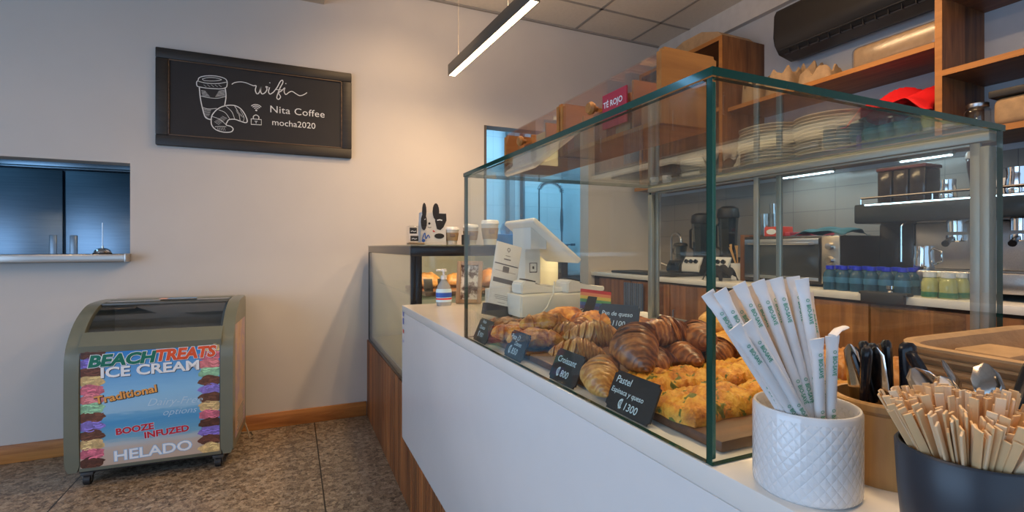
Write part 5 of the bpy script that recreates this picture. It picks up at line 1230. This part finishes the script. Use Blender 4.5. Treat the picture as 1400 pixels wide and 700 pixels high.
br.inputs['Color1'].default_value = (.26, .23, .20, 1); br.inputs['Color2'].default_value = (.28, .25, .22, 1); br.inputs['Mortar'].default_value = (.17, .15, .14, 1)
lnk(nt, br.outputs['Color'], b.inputs['Base Color']); b.inputs['Roughness'].default_value = .2
struct(q.build('trim_5', m, smooth=False))
# towel on counter door
q = MB(); n_ = 20
vs = []
for i in range(n_+1):
    x_off = .004*math.sin(i*1.1); vs.append((i, x_off))
pts = [(3.05+i*.012, BX-.010+x_off) for i, x_off in vs]+[(3.05+i*.012, BX-.006+x_off) for i, x_off in reversed(vs)]
q.prism([(x_, y_) for (y_, x_) in pts], 'z', .70, .965)
m, nt, b = nodes_of('striped_towel'); wv = nt.nodes.new('ShaderNodeTexWave'); wv.bands_direction = 'Y'; wv.inputs['Scale'].default_value = 9; lnk(nt, coords(nt), wv.inputs['Vector'])
lnk(nt, ramp(nt, wv.outputs['Fac'], [(.3, (.03, .06, .14)), (.55, (.35, .38, .40)), (.8, (.05, .10, .22))]), b.inputs['Base Color']); b.inputs['Roughness'].default_value = .9
tag(q.build('striped_towel', m, loc=(BX, 3.17, .7)), 'blue striped towel hanging from the rear counter edge', 'towel')
# faucet
t = thing('counter_faucet', 'curved steel faucet on the rear counter', 'faucet', (3.05, 3.38, BZ)); q = MB()
pts = [(3.05, 3.38, BZ), (3.05, 3.38, BZ+.28)]+[(3.05-.02*(1-math.cos(a)), 3.38-.0-.08*(1-math.cos(a)), BZ+.28+.06*math.sin(a)) for a in [PI*k/8 for k in range(1, 9)]]+[(3.01, 3.22, BZ+.18)]
q.tube(pts, .010, 12); q.lathe([(0, 0), (.026, 0), (.026, .02), (.012, .03), (0, .03)], t.location); q.build('spout', steel, t)
q = MB(); q.tube([(3.05, 3.40, BZ+.05), (3.0, 3.46, BZ+.08)], .006, 8); q.build('lever', steel, t)
# blenders
def blender(loc, label, s_=1.0, tall=1.0, base_white=True):
    t = thing('blender', label, 'blender', (0, 0, 0), 'blenders on the rear counter')
    q = MB(); q.prism([(-.095, 0), (.095, 0), (.095, .13), (-.055, .13), (-.095, .07)], 'y', -.085, .085); bmesh.ops.bevel(q.bm, geom=list(q.bm.edges), offset=.008, segments=2, affect='EDGES'); q.build('motor_base', black_matte, t)
    q = MB(); mm_ = Matrix.Translation((-.078, 0, .098)) @ Matrix.Rotation(math.atan2(.04, .06)-PI/2+.0, 4, 'Y')
    q.prism([(-.101, .03), (-.097, .026), (-.062, .118), (-.058, .13), (-.064, .132), (-.101, .072)], 'y', -.082, .082); q.build('control_panel', white_plastic if base_white else black_gloss, t)
    q = MB()
    for k in range(3): q.cyl((-.083, -.045+.045*k, .098), (-.100, -.045+.045*k, .105), .014, seg=14)
    q.build('knobs', black_gloss, t)
    q = MB(); q.lathe([(.045, .14), (.050, .15), (.062, .15+.20*tall), (.064, .15+.22*tall), (.058, .15+.22*tall), (.044, .16), (.0, .155)], (0, 0, 0), 8); q.build('jug', glass('blender_jug', (.62, .68, .72), .08), t, ang=20)
    q = MB(); q.lathe([(0, .13), (.055, .13), (.052, .15), (0, .152)], (0, 0, 0), 20); q.build('collar', black_matte, t)
    q = MB(); q.lathe([(.066, .15+.215*tall), (.070, .15+.23*tall), (.062, .15+.27*tall), (.035, .15+.285*tall), (0, .15+.285*tall)], (0, 0, 0), 20); q.build('lid', black_matte, t)
    q = MB(); q.tube([(0, .06, .15+.19*tall), (0, .10, .15+.17*tall), (0, .10, .20), (0, .055, .18)], .009, 8); q.build('handle', black_matte, t)
    t.location = loc; t.scale = (s_, s_, s_); return t
blender((2.92, 3.13, BZ+.0005), 'smallest blender with round dark lid, nearest the faucet', .84, .55, False)
blender((2.92, 2.91, BZ+.0005), 'middle blender with white control panel', 1.08, 1.05)
blender((2.92, 2.645, BZ+.0005), 'right blender with large tilted black lid', 1.12, 1.1)
q = MB(); q.box(2.53, 2.80, 2.80, 3.55, BZ+.001, BZ+.02, .006); tag(q.build('bar_mat', black_matte, loc=(2.7, 3.2, BZ)), 'long black rubber mat on the rear counter', 'mat')
# utensil pot with wooden sticks
t = thing('utensil_pot', 'pot of wooden spoons on the rear counter by the blenders', 'pot', (2.79, 2.44, BZ)); c0 = t.location
q = MB(); q.lathe([(0, 0), (.045, 0), (.05, .11), (.046, .11), (.042, .006), (0, .006)], c0, 28); q.build('pot_body', white_ceramic, t)
for k in range(7):
    a = k*.9; q = MB(); tp = c0+Vector((.05*math.cos(a), .05*math.sin(a), .19+.01*(k % 3))); q.tube([c0+Vector((-.015*math.cos(a), -.015*math.sin(a), .01)), tp, tp+Vector((.006*math.cos(a), .006*math.sin(a), .03))], [.004, .005, .012], 8, flat=.5); q.build('wooden_spoon', bamboo, t)
cloth('black_cloth', 'black cloth draped over the rear counter beside the oven', 2.60, 2.42, BZ, .08, .08, .09, (.015, .015, .02), 5)
# microwave-like oven
OX = 2.66
t = thing('toaster_oven', 'steel toaster oven with three round knobs on the rear counter', 'oven', (2.9, 2.0, BZ))
q = MB(); q.box(OX, 3.2, 1.67, 2.28, BZ+.012, BZ+.285, .006); q.build('oven_body', plain('oven_dark', (.06, .05, .045), .4, .5), t)
q = MB(); q.box(OX-.006, OX, 1.672, 1.77, BZ+.02, BZ+.28, .002); q.build('control_panel', brushed('panel_steel', (.62, .55, .46), .3), t)
q = MB(); q.box(OX-.014, OX-.001, 1.78, 2.265, BZ+.03, BZ+.27, .003); d = q.build('door', plain('oven_glass_dark', (.05, .055, .06), .12, .2), t)
q = MB(); q.box(OX-.016, OX-.0142, 1.782, 2.263, BZ+.235, BZ+.268, .001); q.box(OX-.016, OX-.0142, 1.782, 2.263, BZ+.032, BZ+.05, .001); q.build('door_trim', steel, d)
q = MB(); q.tube([(OX-.014, 1.81, BZ+.24), (OX-.038, 1.82, BZ+.24), (OX-.038, 2.22, BZ+.24), (OX-.014, 2.23, BZ+.24)], .007, 10); q.build('handle', steel, d)
for k in range(3):
    q = MB(); z_ = BZ+.075+.075*k; q.cyl((OX-.006, 1.722, z_), (OX-.028, 1.722, z_), .021, .017, 22); kn = q.build('knob', chrome, t)
q = MB()
for a in (1.71, 2.24):
    for b_ in (OX+.05, 3.15): q.cyl((b_, a, BZ), (b_, a, BZ+.012), .015, seg=10)
q.build('feet', black_matte, t)
q = MB(); q.box(OX+.02, 3.16, 2.295, 2.33, BZ+.001, BZ+.30, .003); tag(q.build('wooden_divider', teak_z, loc=(2.9, 2.31, BZ)), 'upright brown wooden panel left of the toaster oven', 'panel')
q = MB(); q.box(OX+.02, OX+.12, 2.03, 2.15, BZ+.286, BZ+.345, .003); o = q.build('tea_carton', plain('carton_red', (.62, .05, .02), .4), loc=(2.72, 2.09, BZ+.286)); tag(o, 'red carton with white oval on the toaster oven', 'carton')
q = MB(); q.poly(F((OX+.0195, 2.09, BZ+.315), (0, -1, 0), (0, 0, 1)), circ(-.01, 0, .034, 18, .017)[:-1]); q.build('white_oval', paper, o, smooth=False, norm=False)
cloth('blue_cloth', 'folded blue green cloth on top of the toaster oven', 2.82, 1.83, BZ+.285, .12, .15, .04, (.02, .12, .17), 8)
q = MB(); q.box(OX+.03, 3.1, 1.985, 2.02, BZ+.286, BZ+.31, .003); tag(q.build('flat_carton', MATS['label_red'], loc=(2.8, 2.0, BZ+.286)), 'flat dark red box between the carton and the blue cloth', 'carton')
# steel tumblers left of oven
for k in range(2):
    q = MB(); c0 = Vector((2.80+.0*k, 2.235, BZ+.2855)); q.lathe([(0, 0), (.026, 0), (.036, .15+.07*k), (.034, .15+.07*k), (.024, .004), (0, .004)], c0, 20); 
    if k == 1: c0 = c0
    o = q.build('glass_tumbler_stack', glass('tumbler', (.8, .82, .84), .2), loc=(c0.x, c0.y, c0.z)); tag(o, ('shorter' if k == 0 else 'taller')+' stack of clear tumblers above the wooden divider', 'tumbler')
    if k == 1: o.location.x += .09
# blue bottles on rear counter edge
t0 = thing('blue_bottle', 'x', 'bottle', (0, 0, 0), 'blue capped water bottles on the rear counter')
q = MB(); q.lathe([(0, 0), (.028, 0), (.030, .008), (.029, .02), (.030, .03), (.029, .045), (.030, .055), (.027, .070), (.014, .086), (0, .086)], (0, 0, 0), 20); q.build('bottle_body', plain('bottle_blue', (.03, .12, .22), .08, trans=.3), t0)
q = MB(); q.lathe([(.016, .084), (.018, .086), (.018, .100), (.0, .101)], (0, 0, 0), 20); q.build('cap', plain('cap_blue', (.01, .03, .75), .3), t0)
q = MB(); q.lathe([(.0305, .032), (.0308, .034), (.0308, .052), (.0305, .054)], (0, 0, 0), 20); q.build('label', plain('bottle_label', (.05, .20, .36), .4), t0)
for i in range(12):
    r_, c_ = i//6, i % 6; lb = 'blue capped water bottle, %s from the left in the %s row' % (sl_[c_], 'front' if r_ == 0 else 'rear')
    o = t0 if i == 0 else copy_thing(t0); o['label'] = lb; o.location = (2.55+.075*r_, 1.655-.0665*c_, BZ+.0005); o.scale = (1.08, 1.08, 1.25)
# green juice bottles with white caps
t0 = thing('juice_bottle', 'x', 'bottle', (0, 0, 0), 'white capped juice bottles on the rear counter')
q = MB(); q.lathe([(0, 0), (.026, 0), (.028, .006), (.028, .060), (.022, .075), (.018, .082), (0, .082)], (0, 0, 0), 20); q.build('bottle_body', plain('juice_yellow', (.42, .44, .16), .12), t0)
q = MB(); q.lathe([(.020, .080), (.022, .082), (.022, .100), (0, .101)], (0, 0, 0), 20); q.build('cap', plain('cap_white', (.75, .80, .84), .4), t0)
q = MB(); q.lathe([(.0285, .004), (.029, .006), (.029, .022), (.0285, .024)], (0, 0, 0), 20); q.build('green_label', plain('label_green', (.02, .16, .06), .4), t0)
for i in range(4):
    o = t0 if i == 0 else copy_thing(t0); o['label'] = 'yellow juice bottle with white cap, %s' % ['front row, beside the blue bottles', 'front row, away from the blue bottles', 'rear row, beside the blue bottles', 'rear row, away from the blue bottles'][i]; o.location = (2.545+.066*(i//2), 1.215-.066*(i % 2)-.012*(i//2), BZ+.0005); o.scale = (1.1, 1.1, 1.1)
# black tray at the counter edge
t = thing('knock_box', 'black cleaning tray with a steel knob at the rear counter edge', 'tray', (2.48, 1.36, BZ)); q = MB()
q.box(2.455, 2.515, 1.26, 1.46, BZ+.0005, BZ+.014, .004); q.box(2.452, 2.478, 1.27, 1.45, BZ-.035, BZ+.010, .004); q.build('tray_body', black_matte, t)
q = MB(); q.lathe([(0, .014), (.012, .014), (.008, .022), (.016, .030), (.016, .045), (0, .048)], (2.485, 1.34, BZ), 20); q.build('steel_knob', chrome, t)
# espresso machine
EY0, EY1, EX0 = .62, 1.60, 2.68; EZ = BZ
t = thing('espresso_machine', 'large black and steel espresso machine on the rear counter', 'espresso machine', (2.95, 1.1, EZ))
q = MB()
for yy in (EY0+.06, EY1-.06):
    for xx in (EX0+.05, 3.15): q.cyl((xx, yy, EZ), (xx, yy, EZ+.03), .02, seg=14)
q.build('feet', black_matte, t)
q = MB(); q.box(EX0-.06, 3.2, EY0, EY1-.16, EZ+.03, EZ+.115, .006); q.build('drip_tray', steel, t)
q = MB(); q.box(EX0+.20, 3.2, EY0, EY1-.16, EZ+.116, EZ+.34, .006); q.build('body', steel, t)
q = MB(); q.box(EX0+.19, 3.2, EY1-.159, EY1, EZ+.031, EZ+.34, .006); q.build('side_panel', black_gloss, t)
q = MB(); q.box(EX0-.02, 3.2, EY0-.005, EY1+.005, EZ+.341, EZ+.44, .010); q.build('head', plain('machine_black', (.02, .03, .04), .2), t)
q = MB(); q.box(EX0-.022, EX0-.018, EY0+.05, EY1-.05, EZ+.43, EZ+.436) ; q.build('light_line', emit('dim_glow', (.6, .85, 1.0), 5), t, smooth=False)  # thin bright strip along the front of the head
q = MB(); q.tube([(EX0, EY0+.02, EZ+.47), (EX0, EY1-.02, EZ+.47)], .006, 8); q.tube([(3.15, EY0+.02, EZ+.47), (3.15, EY1-.02, EZ+.47)], .006, 8)
for yy in (EY0+.02, EY0+.33, EY1-.33, EY1-.02): q.cyl((EX0, yy, EZ+.44), (EX0, yy, EZ+.47), .004, seg=8); q.cyl((3.15, yy, EZ+.44), (3.15, yy, EZ+.47), .004, seg=8)
q.build('cup_rail', chrome, t)
for yy in (.78, 1.0, 1.22):
    q = MB(); q.cyl((EX0+.09, yy, EZ+.34), (EX0+.09, yy, EZ+.29), .036, seg=24); q.lathe([(.034, .245), (.038, .25), (.038, .275), (.0, .275)], (EX0+.09, yy, EZ), 24); gh = q.build('group_head', chrome, t)
    q = MB(); q.tube([(EX0+.055, yy, EZ+.262), (EX0+.02, yy-.01, EZ+.258), (EX0-.07, yy-.03, EZ+.235)], [.007, .010, .014], 10); q.build('portafilter_handle', black_gloss, gh)
for yy in (EY0+.03, 1.38):
    q = MB(); q.tube([(EX0+.02, yy, EZ+.36), (EX0-.03, yy, EZ+.32), (EX0-.03, yy, EZ+.15)], .005, 8); q.build('steam_wand', chrome, t)
def cyl_thing(name, label, cat, loc, prof, m_, group=None, handle=None):
    t = thing(name, label, cat, loc, group); q = MB(); q.lathe(prof, t.location, 28); q.build('body', m_, t)
    if handle: q = MB(); q.tube([t.location+Vector(h_) for h_ in handle], .005, 8); q.build('handle', m_, t)
    return t
pit = [(0, 0), (.04, 0), (.043, .02), (.036, .08), (.038, .11), (.035, .11), (.033, .08), (.038, .01), (0, .01)]
hdl = [(0, -.036, .10), (0, -.07, .085), (0, -.07, .04), (0, -.042, .025)]
cyl_thing('steel_pitcher', 'steel milk pitcher on the drip tray of the espresso machine', 'pitcher', (EX0-.01, 1.30, EZ+.1155), pit, chrome, handle=hdl)
cyl_thing('steel_pitcher', 'upturned steel pitcher on top at the right end of the espresso machine', 'pitcher', (EX0+.06, 1.0, EZ+.4405), pit, chrome, handle=hdl)
cyl_thing('steel_pitcher', 'polished steel jug on top beside the grinder hopper', 'pitcher', (EX0+.06, 1.24, EZ+.4405), [(r_*.8, z_*.8) for r_, z_ in pit], chrome)
for k in range(3):
    mug((EX0+.12, 1.14-.09*k+.0, EZ+.4405) if k else (EX0+.16, 1.12, EZ+.4405), 'glazed cup %s on top of the espresso machine' % ['behind the jugs', 'in the middle', 'nearest the room end'][k])
# bean hopper box + grinder
t = thing('coffee_grinder', 'coffee grinder with tall clear hopper behind the espresso machine', 'grinder', (3.02, 1.27, EZ+.44)); c0 = t.location
q = MB(); q.lathe([(0, 0), (.05, 0), (.05, .01), (.035, .05), (.05, .16), (.052, .20), (.0, .20)], (2.98, 1.22, EZ+.4405), 24); q.build('hopper', glass('hopper_glass', (.45, .30, .30), .10), t)
q = MB(); q.lathe([(.054, .20), (.056, .205), (.05, .235), (0, .24)], (2.98, 1.22, EZ+.4405), 24); q.build('lid', plain('grey_lid', (.45, .48, .52), .4), t)
t = thing('coffee_bean_box', 'dark glass bean containers standing on the espresso machine', 'container', (2.95, 1.46, EZ+.4405)); 
for k in range(3):
    q = MB(); yc_ = 1.57-.075*k; q.box(2.86, 3.0, yc_-.034, yc_+.034, EZ+.4405, EZ+.62, .006); q.build('container', plain('smoked_box', (.030, .022, .020), .15), t)
q = MB(); q.box(2.855, 3.005, 1.38, 1.608, EZ+.6205, EZ+.638, .004); q.build('lid', plain('lid_red_brown', (.12, .03, .03), .3), t)

# ------------------------------------------------------------------ kitchen beyond the doorway
KY = 5.98
q = MB()
m, nt, b = nodes_of('kitchen_tile'); br = nt.nodes.new('ShaderNodeTexBrick'); br.inputs['Scale'].default_value = 1; br.inputs['Brick Width'].default_value = .4; br.inputs['Row Height'].default_value = .3; br.inputs['Mortar Size'].default_value = .002; br.offset = 0
tc = nt.nodes.new('ShaderNodeTexCoord'); sp = nt.nodes.new('ShaderNodeSeparateXYZ'); cb = nt.nodes.new('ShaderNodeCombineXYZ'); lnk(nt, tc.outputs['Object'], sp.inputs[0]); lnk(nt, sp.outputs[0], cb.inputs[0]); lnk(nt, sp.outputs[2], cb.inputs[1]); lnk(nt, cb.outputs[0], br.inputs['Vector'])
br.inputs['Color1'].default_value = (.62, .74, .80, 1); br.inputs['Color2'].default_value = (.64, .76, .82, 1); br.inputs['Mortar'].default_value = (.42, .55, .62, 1); lnk(nt, br.outputs['Color'], b.inputs['Base Color']); b.inputs['Roughness'].default_value = .3
q.box(.3, 3.42, KY-.01, KY+.02, 0, 2.9); struct(q.build('trim_6', m, smooth=False))
pa = P(700, 250, Y=5.9); pb_ = P(716, 250, Y=5.9)
t = thing('kitchen_pipe_casing', 'tall blue grey steel post standing in the kitchen', 'post', (pa.x, 5.9, 0))
q = MB(); q.box(pa.x-.07, pa.x+.01, 5.82, 5.95, 0, 3.1, .004); q.build('casing', plain('casing_grey', (.28, .34, .38), .4), t)
q = MB(); q.box(pb_.x-.03, pb_.x, 5.86, 5.95, 0, 3.1, .004); q.build('edge_profile', plain('casing_dark', (.12, .15, .18), .4), t)
t = thing('spray_faucet', 'tall spring spray faucet over the kitchen sink', 'faucet', (0, 0, 0)); KF = 5.55
bl_ = P(737, 345, Y=KF); tl_ = P(738, 262, Y=KF); tr_ = P(768, 285, Y=KF); br_ = P(770, 345, Y=KF); tp_ = P(755, 249, Y=KF)
dkm = plain('faucet_dark_steel', (.16, .20, .24), .25, .9)
arcp = [Vector((bl_.x, KF, bl_.z-.25)), Vector((bl_.x, KF, tl_.z))]
cxm = (bl_.x+tr_.x)/2; rx_ = (tr_.x-bl_.x)/2
top_ = [Vector((cxm-rx_*math.cos(PI*k/16), KF, tl_.z+(tp_.z-tl_.z)*math.sin(PI*k/16))) for k in range(1, 17)]
path = arcp+top_+[Vector((tr_.x, KF, tr_.z-.02))]
q = MB(); q.tube(path, .010, 10); q.build('riser', dkm, t)
q = MB()
hel = []
dense = []
for i in range(len(top_)-1):
    for k in range(8): dense.append(top_[i].lerp(top_[i+1], k/8))
for i, p_ in enumerate(dense[1:-1]):
    d_ = (dense[i+2]-dense[i]).normalized(); n1 = Vector((0, 1, 0)); n2 = d_.cross(n1); a = i*PI/3.2; hel.append(p_+(n1*math.cos(a)+n2*math.sin(a))*.026)
q.tube(hel, .004, 6); q.build('spring', dkm, t)
q = MB(); q.tube([Vector((tr_.x, KF, tr_.z)), Vector((tr_.x, KF, tr_.z-.16)), Vector((tr_.x, KF, tr_.z-.30))], [.014, .022, .016], 12); q.build('spray_head', dkm, t)
q = MB(); q.tube([Vector((tr_.x, KF, tr_.z-.30)), Vector((tr_.x+.0, KF, tr_.z-.75))], .012, 10); q.tube([Vector((tr_.x, KF, br_.z+.10)), Vector((tr_.x+.17, KF, br_.z+.10))], .010, 8); q.lathe([(0, 0), (.03, 0), (.03, .03), (0, .03)], (tr_.x+.17, KF, br_.z+.085)); q.build('support_arm', dkm, t)
q = MB(); ha = P(720, 312, Y=KF); q.tube([Vector((ha.x, KF, ha.z)), Vector((ha.x+.12, KF, ha.z)), Vector((ha.x+.12, KF, ha.z-.2))], .010, 8); q.build('lever', dkm, t)
t = thing('kitchen_sink_unit', 'steel kitchen sink unit seen beyond the doorway', 'sink', (2.9, 5.5, 0))
zs = bl_.z-.25
q = MB(); q.box(pb_.x+.03, 3.40, 5.2, KY-.012, 0.0, zs-.03, .01); q.build('cabinet', plain('sink_dark', (.08, .10, .12), .5), t)
q = MB(); q.box(pb_.x+.02, 3.41, 5.18, KY-.012, zs-.029, zs, .004); q.build('steel_top', steel, t)
q = MB(); q.box(2.3, 2.85, 5.25, 5.5, zs+.001, zs+.14, .01); tag(q.build('blue_crate', plain('crate_blue', (.03, .22, .55), .4), loc=(2.3, 5.35, zs)), 'blue plastic crate on the kitchen sink unit', 'crate')
pk = P(678, 325, Y=4.6)
t = thing('blue_container', 'blue box beyond the doorway behind the paper cups', 'box', (pk.x, 4.6, 1.0)); q = MB(); q.box(pk.x-.12, pk.x+.22, 4.5, 4.7, 1.0, pk.z+.035, .008); q.build('box_body', plain('box_blue', (.04, .25, .60), .5), t)
q = MB(); q.box(pk.x-.15, pk.x+.6, 4.45, 4.9, 0, .998, .006); tag(q.build('kitchen_bench', MATS['sink_dark'], loc=(pk.x, 4.7, 0)), 'dark kitchen bench just beyond the doorway', 'bench')
q = MB(); q.lathe([(0, 0), (.06, .0), (.075, .04), (.05, .10), (.02, .13), (0, .135)], (pk.x+.12, 4.6, pk.z+.036), 20); tag(q.build('plastic_bag', glass('thin_plastic', (.8, .85, .9), .2, rough=.2), loc=(pk.x+.12, 4.6, pk.z)), 'crumpled clear plastic bag on the blue box', 'bag')
